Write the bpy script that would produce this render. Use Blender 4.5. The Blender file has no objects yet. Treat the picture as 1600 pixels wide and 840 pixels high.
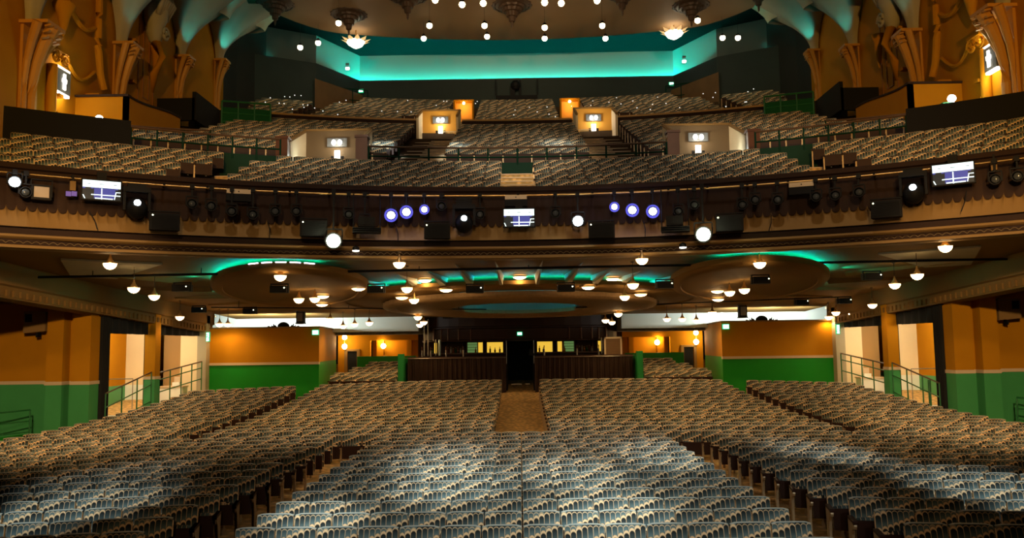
import bpy, math, random
import numpy as np
from mathutils import Vector, Matrix
random.seed(7)
rng = np.random.default_rng(7)
PI = math.pi
sc = bpy.context.scene
COL = sc.collection

# ------------------------------------------------------------------ camera
F = 1300.0                      # focal length in pixels of the 1600 x 840 frame
PITCH = math.atan(120 / F)
YAW = math.atan(11 / F)
ROLL = math.radians(0.75)
EYE = Vector((0, 0, 3.12))      # standing on the stage
fwd = Vector((-math.sin(YAW) * math.cos(PITCH), math.cos(YAW) * math.cos(PITCH), math.sin(PITCH)))
r0 = fwd.cross(Vector((0, 0, 1))).normalized()
u0 = r0.cross(fwd).normalized()
rt = r0 * math.cos(ROLL) - u0 * math.sin(ROLL)
up = u0 * math.cos(ROLL) + r0 * math.sin(ROLL)
cam_d = bpy.data.cameras.new('camera')
cam = bpy.data.objects.new('camera', cam_d)
COL.objects.link(cam)
M3 = Matrix((rt, up, -fwd)).transposed()
cam.matrix_world = Matrix.Translation(EYE) @ M3.to_4x4()
cam_d.sensor_width = 36
cam_d.lens = 36 * F / 1600
cam_d.clip_end = 300
sc.camera = cam

def ray(px, py):
    return (fwd * F + rt * (px - 800) + up * (420 - py)).normalized()
def at(px, py, Y):
    d = ray(px, py)
    return EYE + d * (Y / d.y)
def onf(px, py, fn, y0=5.0, y1=60.0):
    """point of the sight line where z = fn(x, y)"""
    a, b = y0, y1
    pa = at(px, py, a); sa = pa.z - fn(pa.x, pa.y) > 0
    for _ in range(50):
        m = (a + b) / 2
        p = at(px, py, m)
        if (p.z - fn(p.x, p.y) > 0) == sa: a = m
        else: b = m
    return at(px, py, (a + b) / 2)
def proj(x, y, z):
    v = Vector((x, y, z)) - EYE
    d = v.dot(fwd)
    if d < .1: return (-9999, -9999, d)
    return (800 + F * v.dot(rt) / d, 420 - F * v.dot(up) / d, d)

# ------------------------------------------------------------------ world, exposure
w = bpy.data.worlds.new('hall'); sc.world = w
w.use_nodes = True
w.node_tree.nodes['Background'].inputs[0].default_value = (0.9, 0.62, 0.36, 1)
w.node_tree.nodes['Background'].inputs[1].default_value = 0.004
sc.view_settings.view_transform = 'Standard'
sc.view_settings.look = 'None'
sc.view_settings.gamma = 1
sc.view_settings.use_curve_mapping = False
sc.view_settings.exposure = 0.0
try:
    sc.cycles.use_denoising = True
    sc.cycles.denoiser = 'OPENIMAGEDENOISE'
except Exception: pass
sc.cycles.use_light_tree = True
sc.cycles.sample_clamp_indirect = 3
sc.cycles.max_bounces = 5
sc.cycles.diffuse_bounces = 3
sc.cycles.glossy_bounces = 2
sc.cycles.transmission_bounces = 2
sc.cycles.caustics_reflective = False
sc.cycles.caustics_refractive = False

WARM = (1.0, 0.60, 0.24)
COOL = (0.86, 0.98, 1.0)
TEAL = (0.0, 0.9, 0.95)
def light(name, kind, loc, energy, color, aim=None, size=0.3, spot=60, blend=0.5, sizey=None, parent=None):
    d = bpy.data.lights.new(name, kind)
    d.energy = energy; d.color = color
    if kind == 'AREA':
        d.shape = 'RECTANGLE' if sizey else 'SQUARE'
        d.size = size
        if sizey: d.size_y = sizey
    else:
        d.shadow_soft_size = size
    if kind == 'SPOT':
        d.spot_size = math.radians(spot); d.spot_blend = blend
    o = bpy.data.objects.new(name, d)
    COL.objects.link(o)
    o.location = loc
    if aim is not None:
        o.rotation_euler = (Vector(aim) - Vector(loc)).to_track_quat('-Z', 'Y').to_euler()
    if parent is not None:
        o.parent = parent
    return o

# unseen spots (out of frame): stage light on the seats, plus added fills
STAGE_AND_FILL = [
    # x, y, z, energy, colour, aim, spot, blend
    (-3, 0, 9.0, 2400, COOL, (-0.8, 13.2, 0.8), 30, 0.8),
    (3, 0, 9.0, 2400, COOL, (1.6, 13.6, 0.8), 30, 0.8),
    (-2, 0, 9.0, 9000, COOL, (-1.6, 17.2, 0.8), 8, 0.9),
    (-2, 0, 9.0, 9000, COOL, (-1.2, 14.2, 0.8), 9, 0.9),
    (2, 0, 9.0, 9000, COOL, (0.9, 15.2, 0.8), 8, 0.9),
    (2, 0, 9.0, 10000, COOL, (3.0, 17.6, 0.8), 8, 0.9),
    (0, 0, 9.0, 8000, COOL, (-2.8, 11.6, 0.8), 7, 0.9),
    (0, 0, 9.0, 8000, COOL, (1.2, 11.8, 0.8), 9, 0.9),
    (-8, 0, 9.0, 6000, COOL, (-6.6, 12.4, 0.8), 10, 0.9),
    (-8, 0, 9.0, 2600, COOL, (-7.4, 15.2, 0.8), 9, 0.9),
    (8, 0, 9.0, 7500, COOL, (7.4, 13.0, 0.8), 11, 0.9),
    (8, 0, 9.0, 7500, COOL, (6.2, 17.6, 0.8), 7, 0.9),
    (0, -2, 4.6, 700, (1, .66, .34), (0, 30, 2.2), 60, 0.5),  # added eye-level fill from behind the camera
    (-2, 0, 7.4, 14000, (1, .64, .30), (-15.4, 28, 1.9), 20, 0.6),
    (-3, 0, 10.5, 3400, (1, .64, .30), (-12, 30, 1.2), 32, 0.6),
    (2, 0, 7.4, 14000, (1, .64, .30), (15.4, 28, 1.9), 20, 0.6),
    (3, 0, 10.5, 3400, (1, .64, .30), (12, 30, 1.2), 32, 0.6),
    (-4, 12, 19, 1700, (1, .82, .62), (-6, 25, 7.8), 60, 0.6),  # added pair, brightens the front balcony tier from above
    (4, 12, 19, 1700, (1, .82, .62), (6, 25, 7.8), 60, 0.6),
    (0, 0, 10.5, 3800, (1, .64, .30), (0, 31, 0.8), 34, 0.7),
    (-5, 0, 12, 9500, (1, .52, .10), (-14, 27, 11), 36, 0.9),  # added orange fill pair for the upper side walls
    (5, 0, 12, 9500, (1, .52, .10), (14, 27, 11), 36, 0.9),
    (0, 2, 14, 12000, (1, .80, .55), (0, 30, 9.8), 13, 0.5),
    (-3, 2, 14, 7500, (1, .78, .50), (-7.5, 29, 9.8), 13, 0.5),
    (3, 2, 14, 7500, (1, .78, .50), (7.5, 29, 9.8), 13, 0.5),
    (-4, 1, 11, 17000, (1, .68, .36), (-4, 36, 19.4), 26, 0.9),  # added uplight fill pair for the main ceiling
    (4, 1, 11, 17000, (1, .68, .36), (4, 36, 19.4), 26, 0.9),
    (-3, 2, 14, 70000, COOL, (-4.9, 29.8, 10.5), 2.6, 0.9),
    (-3, 2, 14, 70000, COOL, (-2.4, 29.8, 10.5), 2.6, 0.9),
    (3, 2, 14, 45000, COOL, (1.5, 30.0, 10.6), 3.4, 0.9),
]
for i, (x, y, z, e, c, aim, sp, bl) in enumerate(STAGE_AND_FILL):
    light('stage_and_fill_spot', 'SPOT', (x, y, z), e, c, aim, 0.25, sp, bl)

# ------------------------------------------------------------------ materials
def s2l(c):
    return tuple((v / 12.92 if v <= .04045 else ((v + .055) / 1.055) ** 2.4) for v in c)
def hexc(h):
    return s2l(tuple(int(h[i:i + 2], 16) / 255 for i in (0, 2, 4)))
MATS = {}
def mat(name, col, rough=0.6, metal=0.0, noise=0.0, nscale=6.0, bump=0.0, emit=None, estr=0.0, spec=0.4):
    if name in MATS: return MATS[name]
    m = bpy.data.materials.new(name); m.use_nodes = True
    nt = m.node_tree; b = nt.nodes['Principled BSDF']
    b.inputs['Base Color'].default_value = (*col, 1)
    b.inputs['Roughness'].default_value = rough
    b.inputs['Metallic'].default_value = metal
    b.inputs['Specular IOR Level'].default_value = spec
    if emit is not None:
        b.inputs['Emission Color'].default_value = (*emit, 1)
        b.inputs['Emission Strength'].default_value = estr
    if noise > 0 or bump > 0:
        tc = nt.nodes.new('ShaderNodeTexCoord')
        n = nt.nodes.new('ShaderNodeTexNoise'); n.inputs['Scale'].default_value = nscale
        n.inputs['Detail'].default_value = 5
        nt.links.new(tc.outputs['Object'], n.inputs['Vector'])
        if noise > 0:
            mx = nt.nodes.new('ShaderNodeMix'); mx.data_type = 'RGBA'
            mx.inputs[6].default_value = (*[v * (1 - noise) for v in col], 1)
            mx.inputs[7].default_value = (*[min(1, v * (1 + noise)) for v in col], 1)
            nt.links.new(n.outputs['Fac'], mx.inputs[0])
            nt.links.new(mx.outputs[2], b.inputs['Base Color'])
        if bump > 0:
            bp = nt.nodes.new('ShaderNodeBump'); bp.inputs['Strength'].default_value = bump
            nt.links.new(n.outputs['Fac'], bp.inputs['Height'])
            nt.links.new(bp.outputs['Normal'], b.inputs['Normal'])
    MATS[name] = m
    return m
def emis(name, col, strength):
    return mat(name, (0, 0, 0), 0.5, emit=col, estr=strength)

M_ORANGE = mat('orange_paint', (0.46, 0.198, 0.006), 0.7, noise=.12, nscale=1.4, bump=.04, spec=.08)
M_GREEN = mat('green_paint', (0.002, 0.27, 0.012), 0.45, noise=.1, nscale=2)
M_GREENLT = mat('pale_green_paint', (0.055, 0.30, 0.10), 0.4, noise=.1, nscale=2)
M_DADO = mat('dado_cream', (0.62, 0.48, 0.32), 0.5)
M_CREAM = mat('cream_plaster', (0.80, 0.66, 0.42), 0.7, noise=.05, nscale=2)
M_TAN = mat('tan_plaster', (0.25, 0.148, 0.052), 0.65, spec=.15, noise=.1, nscale=1.2, bump=.03)
M_TAN2 = mat('tan_plaster_ceiling', (0.20, 0.112, 0.034), 0.75, noise=.08, nscale=.8, spec=.1)
M_PALE = mat('pale_plaster', (0.36, 0.32, 0.22), 0.7, noise=.12, nscale=1.5)
M_WHITE = mat('white_plaster', (0.80, 0.84, 0.78), 0.7)
M_DARKB = mat('dark_brown_velvet', (0.024, 0.009, 0.004), 0.85, noise=.3, nscale=5)
M_WOOD = mat('dark_wood', (0.030, 0.010, 0.005), 0.55, noise=.4, nscale=3, spec=.2)
M_WOODR = mat('red_brown_wood', (0.10, 0.030, 0.012), 0.4, noise=.3, nscale=3)
M_BLACK = mat('black_cloth', (0.006, 0.006, 0.007), 0.9)
M_BLACKM = mat('black_metal', (0.008, 0.008, 0.009), 0.6, noise=.2, spec=.15)
M_GREY = mat('grey_metal', (0.28, 0.26, 0.24), 0.35, metal=.8)
M_BRASS = mat('brass', (0.55, 0.36, 0.14), 0.35, metal=.9)
M_IRON = mat('bronze_iron', (0.42, 0.30, 0.17), 0.45, metal=.4, noise=.2)
M_DKGREEN = mat('dark_green_paint', (0.003, 0.030, 0.016), 0.6, spec=.1)
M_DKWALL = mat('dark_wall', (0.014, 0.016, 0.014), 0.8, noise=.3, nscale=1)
M_DKTEAL = mat('rear_dark_paint', (0.022, 0.034, 0.032), 0.8, noise=.2, nscale=1)
M_BRWALL = mat('brown_panel', (0.16, 0.085, 0.03), 0.6, noise=.25, nscale=2)
M_BRONZE = mat('bronze_dark', (0.050, 0.024, 0.009), 0.55, metal=.1, noise=.3, nscale=8)
M_CARPETD = mat('dark_carpet', (0.05, 0.03, 0.015), 0.95, noise=.4, nscale=4)
M_STEP = mat('step_nosing', (0.62, 0.48, 0.30), 0.5)
M_BOWL = emis('lamp_bowl', (1.0, 0.66, 0.30), 18)
M_BULB = emis('bulb_warm', (1.0, 0.72, 0.38), 30)
M_FLUSH = emis('flush_lamp', (1.0, 0.70, 0.34), 9)
M_ORGLOW = emis('orange_interior', (1.0, 0.42, 0.02), 0.8)
M_COOLE = emis('cool_lens', (0.85, 0.97, 1.0), 22)
M_PURPE = emis('violet_white_lens', (0.80, 0.86, 1.0), 18)
M_PURPR = emis('violet_ring', (0.10, 0.10, 0.75), 1.0)
M_GRNE = emis('greenish_white_lens', (0.95, 1.0, 0.80), 40)
M_EXIT = emis('exit_panel', (0.75, 1.0, 0.88), 3.0)
M_EXITG = emis('exit_green', (0.0, 0.5, 0.18), 1.2)
M_TEALW = emis('teal_led_well', (0.0, 0.95, 0.75), 140)
M_TOPEDGE = mat('pale_top_edge', (0.50, 0.52, 0.46), .6)
M_TEALE = emis('teal_led', (0.0, 0.85, 0.95), 70)
M_LEDV = emis('violet_led', (0.75, 0.72, 1.0), 8)
M_SIGN = emis('sign_glow', (1.0, 0.93, 0.80), 7)
M_SCRW = emis('screen_white', (0.85, 1.0, 0.97), 1.6)
M_SCRB = emis('screen_blue', (0.10, 0.12, 0.55), 0.6)
M_SCRD = emis('screen_dark', (0.01, 0.03, 0.04), 0.4)
M_VIOLS = emis('violet_tile', (0.22, 0.11, 0.42), 0.7)
M_YELW = emis('bar_yellow', (1.0, 0.60, 0.06), 0.85)
M_DOT = emis('led_dot', (1.0, 1.0, 0.6), 8)
M_DOTW = emis('number_plate_glint', (1.0, 0.97, 0.9), 1.2)

def carpet(name, c1, c2, c3, scale):
    m = bpy.data.materials.new(name); m.use_nodes = True
    nt = m.node_tree; b = nt.nodes['Principled BSDF']
    tc = nt.nodes.new('ShaderNodeTexCoord')
    mp = nt.nodes.new('ShaderNodeMapping'); mp.inputs['Scale'].default_value = scale
    nt.links.new(tc.outputs['Object'], mp.inputs['Vector'])
    v = nt.nodes.new('ShaderNodeTexVoronoi'); v.inputs['Scale'].default_value = 1
    nt.links.new(mp.outputs['Vector'], v.inputs['Vector'])
    cr = nt.nodes.new('ShaderNodeValToRGB')
    cr.color_ramp.elements[0].color = (*c1, 1); cr.color_ramp.elements[0].position = .2
    cr.color_ramp.elements[1].color = (*c2, 1); cr.color_ramp.elements[1].position = .45
    e = cr.color_ramp.elements.new(.62); e.color = (*c3, 1)
    nt.links.new(v.outputs['Distance'], cr.inputs['Fac'])
    nt.links.new(cr.outputs['Color'], b.inputs['Base Color'])
    b.inputs['Roughness'].default_value = .95
    return m
M_CARPET = carpet('patterned_carpet', (0.80, 0.50, 0.19), (0.55, 0.34, 0.12), (0.42, 0.28, 0.11), (6, 6, 6))

def fabric():
    m = bpy.data.materials.new('scalloped_moquette'); m.use_nodes = True
    nt = m.node_tree; L = nt.links; b = nt.nodes['Principled BSDF']
    def mth(op, a, c=None, clamp=False):
        n = nt.nodes.new('ShaderNodeMath'); n.operation = op; n.use_clamp = clamp
        for i, v in enumerate((a, c)):
            if v is None: continue
            if isinstance(v, (int, float)): n.inputs[i].default_value = v
            else: L.new(v, n.inputs[i])
        return n.outputs[0]
    uv = nt.nodes.new('ShaderNodeUVMap'); uv.uv_map = 'UVMap'
    sp = nt.nodes.new('ShaderNodeSeparateXYZ'); L.new(uv.outputs['UV'], sp.inputs[0])
    oi = nt.nodes.new('ShaderNodeObjectInfo')
    U = sp.outputs['X']
    V = mth('ADD', sp.outputs['Y'], mth('MULTIPLY', oi.outputs['Random'], 0.6))
    cell = mth('FLOOR', U); fu = mth('FRACT', U)
    t = mth('SUBTRACT', mth('MULTIPLY', fu, 2), 1)
    vv = mth('DIVIDE', mth('SUBTRACT', V, mth('MULTIPLY', cell, 0.026)), 0.185)
    fv = mth('FRACT', vv)
    arch = mth('ADD', mth('MULTIPLY', mth('SQRT', mth('SUBTRACT', 1.0001, mth('MULTIPLY', t, t))), .24), .74)
    d = mth('SUBTRACT', arch, fv)                    # >0 inside the arch
    edge = mth('SUBTRACT', 1, mth('DIVIDE', mth('ABSOLUTE', mth('SUBTRACT', d, .075)), .12), True)
    edge = mth('MULTIPLY', edge, 1.6, True)
    side = mth('MULTIPLY', mth('SUBTRACT', mth('ABSOLUTE', t), .84), 7, True)
    side = mth('MULTIPLY', side, .85)
    line = mth('MAXIMUM', edge, side)
    uz = nt.nodes.new('ShaderNodeUVMap'); uz.uv_map = 'UVheight'
    sz = nt.nodes.new('ShaderNodeSeparateXYZ'); L.new(uz.outputs['UV'], sz.inputs[0])
    head = mth('ADD', mth('MULTIPLY', mth('SQRT', mth('SUBTRACT', 1.0001, mth('MULTIPLY', t, t))), .034), .862)
    dz = mth('SUBTRACT', head, sz.outputs['Y'])
    cap = mth('MULTIPLY', mth('SUBTRACT', 1, mth('DIVIDE', mth('ABSOLUTE', dz), .010), True), .75)
    above = mth('GREATER_THAN', dz, 0)               # nothing but plain cloth over the flute heads
    line = mth('MAXIMUM', mth('MULTIPLY', line, above), cap)
    inside = mth('GREATER_THAN', d, 0)
    cr = nt.nodes.new('ShaderNodeValToRGB')          # woven shading of one scale, pale foot to dark head
    el = cr.color_ramp.elements
    el[0].position = 0.0; el[0].color = (0.125, 0.185, 0.185, 1)
    el[1].position = .75; el[1].color = (0.012, 0.014, 0.014, 1)
    e = el.new(.35); e.color = (0.05, 0.075, 0.076, 1)
    L.new(fv, cr.inputs['Fac'])
    m1 = nt.nodes.new('ShaderNodeMix'); m1.data_type = 'RGBA'
    m1.inputs[6].default_value = (0.075, 0.115, 0.118, 1)
    L.new(inside, m1.inputs[0]); L.new(cr.outputs['Color'], m1.inputs[7])
    m2 = nt.nodes.new('ShaderNodeMix'); m2.data_type = 'RGBA'
    L.new(line, m2.inputs[0]); L.new(m1.outputs[2], m2.inputs[6])
    m2.inputs[7].default_value = (0.86, 0.60, 0.33, 1)
    L.new(m2.outputs[2], b.inputs['Base Color'])
    b.inputs['Roughness'].default_value = .85
    b.inputs['Specular IOR Level'].default_value = .2
    return m
M_FAB = fabric()

# ------------------------------------------------------------------ mesh builder
class MB:
    def __init__(s):
        s.v = []; s.f = []; s.m = []
    def add(s, vs, fs, m=0):
        n = len(s.v)
        s.v += [tuple(v) for v in vs]
        s.f += [tuple(i + n for i in f) for f in fs]
        s.m += [m] * len(fs)
        return s
    def box(s, x0, x1, y0, y1, z0, z1, m=0):
        vs = [(x, y, z) for z in (z0, z1) for y in (y0, y1) for x in (x0, x1)]
        return s.add(vs, [(0, 2, 3, 1), (4, 5, 7, 6), (0, 1, 5, 4), (2, 6, 7, 3), (0, 4, 6, 2), (1, 3, 7, 5)], m)
    def obox(s, c, ax, ay, az, m=0):
        """box with half axes"""
        c = Vector(c); ax = Vector(ax); ay = Vector(ay); az = Vector(az)
        vs = [c + ax * i + ay * j + az * k for k in (-1, 1) for j in (-1, 1) for i in (-1, 1)]
        return s.add(vs, [(0, 2, 3, 1), (4, 5, 7, 6), (0, 1, 5, 4), (2, 6, 7, 3), (0, 4, 6, 2), (1, 3, 7, 5)], m)
    def rbox(s, c, sx, sy, sz, rz=0, m=0):
        cs, sn = math.cos(rz), math.sin(rz)
        return s.obox(c, (cs * sx / 2, sn * sx / 2, 0), (-sn * sy / 2, cs * sy / 2, 0), (0, 0, sz / 2), m)
    def quad(s, a, b, c, d, m=0):
        return s.add([a, b, c, d], [(0, 1, 2, 3)], m)
    def tube(s, pts, r, n=8, m=0, caps=True):
        pts = [Vector(p) for p in pts]
        rs = r if isinstance(r, (list, tuple)) else [r] * len(pts)
        vs = []; fs = []
        ref = Vector((0, 0, 1))
        for i, p in enumerate(pts):
            t = (pts[min(i + 1, len(pts) - 1)] - pts[max(i - 1, 0)])
            t = t.normalized() if t.length > 1e-9 else Vector((0, 0, 1))
            a = t.cross(ref)
            if a.length < .05: a = t.cross(Vector((0, 1, 0)))
            a.normalize(); b = t.cross(a)
            for k in range(n):
                q = 2 * PI * k / n
                vs.append(p + (a * math.cos(q) + b * math.sin(q)) * rs[i])
        for i in range(len(pts) - 1):
            for k in range(n):
                k2 = (k + 1) % n
                fs.append((i * n + k, i * n + k2, (i + 1) * n + k2, (i + 1) * n + k))
        if caps:
            fs.append(tuple(range(n))[::-1]); fs.append(tuple((len(pts) - 1) * n + k for k in range(n)))
        return s.add(vs, fs, m)
    def lathe(s, prof, c, n=20, a0=0, a1=2 * PI, m=0, sx=1, sy=1, lobes=0, lobe=0.0):
        full = abs(a1 - a0 - 2 * PI) < 1e-6
        k = n if full else n + 1
        vs = []; fs = []
        for (r, z) in prof:
            for i in range(k):
                q = a0 + (a1 - a0) * i / n
                rr = r * (1 + lobe * math.cos(lobes * q)) if lobes else r
                vs.append((c[0] + rr * sx * math.cos(q), c[1] + rr * sy * math.sin(q), c[2] + z))
        for j in range(len(prof) - 1):
            for i in range(n):
                i2 = (i + 1) % k
                fs.append((j * k + i, j * k + i2, (j + 1) * k + i2, (j + 1) * k + i))
        return s.add(vs, fs, m)
    def ball(s, c, r, n=12, m=0, sz=1.0):
        h = n // 2
        prof = [(max(r * math.sin(PI * i / h), 1e-4), -r * sz * math.cos(PI * i / h)) for i in range(h + 1)]
        return s.lathe(prof, c, n, m=m)
    def arc(s, prof, a0, a1, n, yc, m=0, closed=False):
        """sweep (R, z) profile about the vertical axis through (0, yc); angle from +Y"""
        k = len(prof); vs = []; fs = []
        for i in range(n + 1):
            q = a0 + (a1 - a0) * i / n
            for (R, z) in prof:
                vs.append((R * math.sin(q), yc + R * math.cos(q), z))
        kk = k if closed else k - 1
        for i in range(n):
            for j in range(kk):
                j2 = (j + 1) % k
                fs.append((i * k + j, i * k + j2, (i + 1) * k + j2, (i + 1) * k + j))
        if closed:
            fs.append(tuple(range(k))); fs.append(tuple(n * k + j for j in range(k))[::-1])
        return s.add(vs, fs, m)
    def sweep(s, prof, path, m=0, closed=True):
        """prof: (side, z) offsets, path: list of (x, y, z)"""
        k = len(prof); vs = []; fs = []
        P = [Vector(p) for p in path]
        for i, p in enumerate(P):
            t = P[min(i + 1, len(P) - 1)] - P[max(i - 1, 0)]
            nrm = Vector((t.y, -t.x, 0)).normalized()
            for (o, z) in prof:
                vs.append(p + nrm * o + Vector((0, 0, z)))
        kk = k if closed else k - 1
        for i in range(len(P) - 1):
            for j in range(kk):
                j2 = (j + 1) % k
                fs.append((i * k + j, i * k + j2, (i + 1) * k + j2, (i + 1) * k + j))
        if closed:
            fs.append(tuple(range(k))[::-1]); fs.append(tuple((len(P) - 1) * k + j for j in range(k)))
        return s.add(vs, fs, m)
    def prism(s, poly, axis, lo, hi, m=0):
        """extrude a polygon; axis 'x','y','z' is the extrusion axis, poly gives the other two"""
        n = len(poly)
        def P(p, h):
            if axis == 'y': return (p[0], h, p[1])
            if axis == 'x': return (h, p[0], p[1])
            return (p[0], p[1], h)
        vs = [P(p, lo) for p in poly] + [P(p, hi) for p in poly]
        fs = [tuple(range(n))[::-1], tuple(range(n, 2 * n))]
        fs += [(i, (i + 1) % n, n + (i + 1) % n, n + i) for i in range(n)]
        return s.add(vs, fs, m)
    def shift(s, dx=0, dy=0, dz=0):
        s.v = [(x + dx, y + dy, z + dz) for x, y, z in s.v]; return s
    def build(s, name, mats, parent=None, smooth=False, loc=None, rz=None):
        me = bpy.data.meshes.new(name)
        me.from_pydata(s.v, [], s.f)
        if not isinstance(mats, (list, tuple)): mats = [mats]
        for mm in mats: me.materials.append(mm)
        me.polygons.foreach_set('material_index', s.m)
        if smooth:
            me.polygons.foreach_set('use_smooth', [True] * len(s.f))
        me.update()
        # consistent outward normals
        import bmesh
        bm = bmesh.new(); bm.from_mesh(me)
        bmesh.ops.recalc_face_normals(bm, faces=bm.faces[:]); bm.to_mesh(me); bm.free()
        if smooth == 'auto':
            try: me.set_sharp_from_angle(angle=math.radians(40))
            except Exception: pass
        o = bpy.data.objects.new(name, me)
        COL.objects.link(o)
        if parent is not None: o.parent = parent
        if loc is not None: o.location = loc
        if rz is not None: o.rotation_euler = (0, 0, rz)
        return o
def tag(o, label, cat, group=None, kind=None):
    o['label'] = label; o['category'] = cat
    if group: o['group'] = group
    if kind: o['kind'] = kind
    return o
def struct(o, label=None):
    o['kind'] = 'structure'
    if label: o['label'] = label
    return o
def thing(name, loc, label, cat, group=None, rz=0):
    o = bpy.data.objects.new(name, None); COL.objects.link(o)
    o.empty_display_size = .1
    o.location = loc; o.rotation_euler = (0, 0, rz)
    return tag(o, label, cat, group)
def copy_tree(src, loc=None, rz=None, label=None, kids=None):
    c = src.copy(); COL.objects.link(c)
    if loc is not None: c.location = loc
    if rz is not None: c.rotation_euler = (0, 0, rz)
    if label: c['label'] = label
    for ch in src.children:
        d = ch.copy(); COL.objects.link(d); d.parent = c
        for g in ch.children:
            e = g.copy(); COL.objects.link(e); e.parent = d
    return c
ORD = ['first', 'second', 'third', 'fourth', 'fifth', 'sixth', 'seventh', 'eighth', 'ninth', 'tenth', 'eleventh', 'twelfth',
       'thirteenth', 'fourteenth', 'fifteenth', 'sixteenth', 'seventeenth', 'eighteenth', 'nineteenth', 'twentieth', 'twenty-first',
       'twenty-second', 'twenty-third', 'twenty-fourth', 'twenty-fifth', 'twenty-sixth', 'twenty-seventh', 'twenty-eighth',
       'twenty-ninth', 'thirtieth', 'thirty-first', 'thirty-second', 'thirty-third', 'thirty-fourth', 'thirty-fifth', 'thirty-sixth']
SIDE = {-1: 'left', 1: 'right'}

# ================================================================== THE SETTING
YC = 3.0                                    # plan centre of the balcony curve
def zf(y):                                  # dished stalls floor
    return 0.0 if y <= 23 else .016 * (y - 23) + .00336 * (y - 23) ** 2
def zs(x, y):                               # underside of the balcony
    return 5.49 - .046 * (y - 22)
def bal(R, deg, z):
    a = math.radians(deg)
    return (R * math.sin(a), YC + R * math.cos(a), z)

# ---- stalls floor
m = MB()
ys = [4 + i * 1.0 for i in range(20)] + [23.5 + i for i in range(24)]
for i in range(len(ys) - 1):
    for (xa, xb) in ((-21, -7), (-7, 0), (0, 7), (7, 21)):
        m.quad((xa, ys[i], zf(ys[i])), (xb, ys[i], zf(ys[i])), (xb, ys[i + 1], zf(ys[i + 1])), (xa, ys[i + 1], zf(ys[i + 1])))
struct(m.build('floor', M_CARPET))

# ---- side walls of the stalls, both sides
def lower_side(s):
    sd = SIDE[s]
    w = MB()                                # 0 orange 1 dado 2 pale green
    X = s * 13.85
    def pil(xa, xb, ya, yb, ztop=4.75):
        a, b = sorted((xa, xb))
        w.box(a, b, ya, yb, -.1, 2.05, 2); w.box(a - .02, b + .02, ya - .03, yb + .03, 2.05, 2.16, 1); w.box(a, b, ya, yb, 2.16, ztop, 0)
    # stepped pilaster facing the stage
    pil(s * 13.95, s * 14.55, 27.0, 27.6)
    pil(s * 14.55, s * 14.82, 27.4, 27.6)
    pil(s * 14.82, s * 15.35, 26.95, 27.6)
    pil(s * 15.35, s * 15.75, 27.6, 28.0)
    pil(s * 15.75, s * 21.0, 27.9, 28.2)
    # column between the two openings, and the one at the end
    pil(s * 13.65, s * 14.05, 31.15, 31.6)
    struct(w.build('wall_side_' + sd, [M_ORANGE, M_DADO, M_GREENLT]))
    e = MB()
    e.box(min(s * 13.6, s * 14.0), max(s * 13.6, s * 14.0), 36.1, 36.5, 0, 4.6)
    struct(e.build('trim_end_post_' + sd, M_PALE))
    # beam along the wall head with a dentil course
    b = MB()
    path = [(X + s * .35, 14, 0), (X + s * .35, 37, 0)]
    y0, y1 = 14.0, 37.0
    vs = []
    for y in (y0, y1):
        t = zs(0, y) + .05
        vs += [(s * 13.6, y, t), (s * 13.6, y, t - .62), (s * 13.68, y, t - .66), (s * 13.68, y, t - .98), (s * 14.3, y, t - .98), (s * 14.3, y, t)]
    fs = [(i, (i + 1) % 6, 6 + (i + 1) % 6, 6 + i) for i in range(6)] + [tuple(range(6)), tuple(range(6, 12))]
    b.add(vs, fs)
    y = 15.0
    while y < 36.6:
        t = zs(0, y) + .05
        b.obox((s * 13.66, y, t - .84), (.035, 0, 0), (0, .075, 0), (0, 0, .09))
        y += .32
    # plain flat strip above the beam meeting the soffit
    struct(b.build('trim_beam_' + sd, M_TAN2))
    # lit side corridor
    c = MB()                                # 0 cream 1 orange 2 green 3 white ceiling
    xo = s * 17.75
    c.box(min(xo, xo + s * .2), max(xo, xo + s * .2), 28.2, 44, 1.6, 5, 1)
    c.box(min(xo, xo + s * .2), max(xo, xo + s * .2), 28.2, 44, -.2, 1.6, 2)
    c.box(min(s * 16.3, s * 17.9), max(s * 16.3, s * 17.9), 37.5, 37.7, 1.6, 5, 0)
    c.box(min(s * 16.3, s * 17.9), max(s * 16.3, s * 17.9), 37.5, 37.7, -.2, 1.6, 3)
    c.box(min(s * 15.25, s * 16.3), max(s * 15.25, s * 16.3), 38.1, 38.3, -.2, 5, 4)
    c.box(min(s * 13.9, s * 15.25), max(s * 13.9, s * 15.25), 37.4, 37.6, -.2, 5, 0)
    c.box(min(s * 13.9, s * 18.4), max(s * 13.9, s * 18.4), 28.2, 38.5, -.25, .55 if s < 0 else .55, 3)
    struct(c.build('wall_corridor_' + sd, [M_CREAM, M_ORANGE, M_GREENLT, M_WHITE, mat('ochre_paint', (.42, .25, .09), .6)]))
    k = MB()
    for i in range(9):
        ya = 28.2 + i * 1.15
        k.box(min(s * 14.1, s * 18.4), max(s * 14.1, s * 18.4), ya, ya + 1.15, 4.62 + (i % 2) * .02, 4.72)
        for j in range(4):
            xx = s * (14.6 + j * 1.0)
            k.obox((xx, ya + .5, 4.58), (.26, .1, 0), (-.05, .22, 0), (0, 0, .05))
    struct(k.build('ceiling_corridor_' + sd, M_CREAM))
    light('corridor_light', 'POINT', (s * 16.2, 34.6, 3.9), 260, (1, .80, .52), size=.25)
    light('corridor_light', 'POINT', (s * 15.0, 30.0, 3.9), 60, (1, .80, .52), size=.25)
    light('corridor_light', 'POINT', (s * 14.9, 35.6, 3.6), 40, (1, .75, .45), size=.2)
for s in (-1, 1): lower_side(s)

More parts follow.
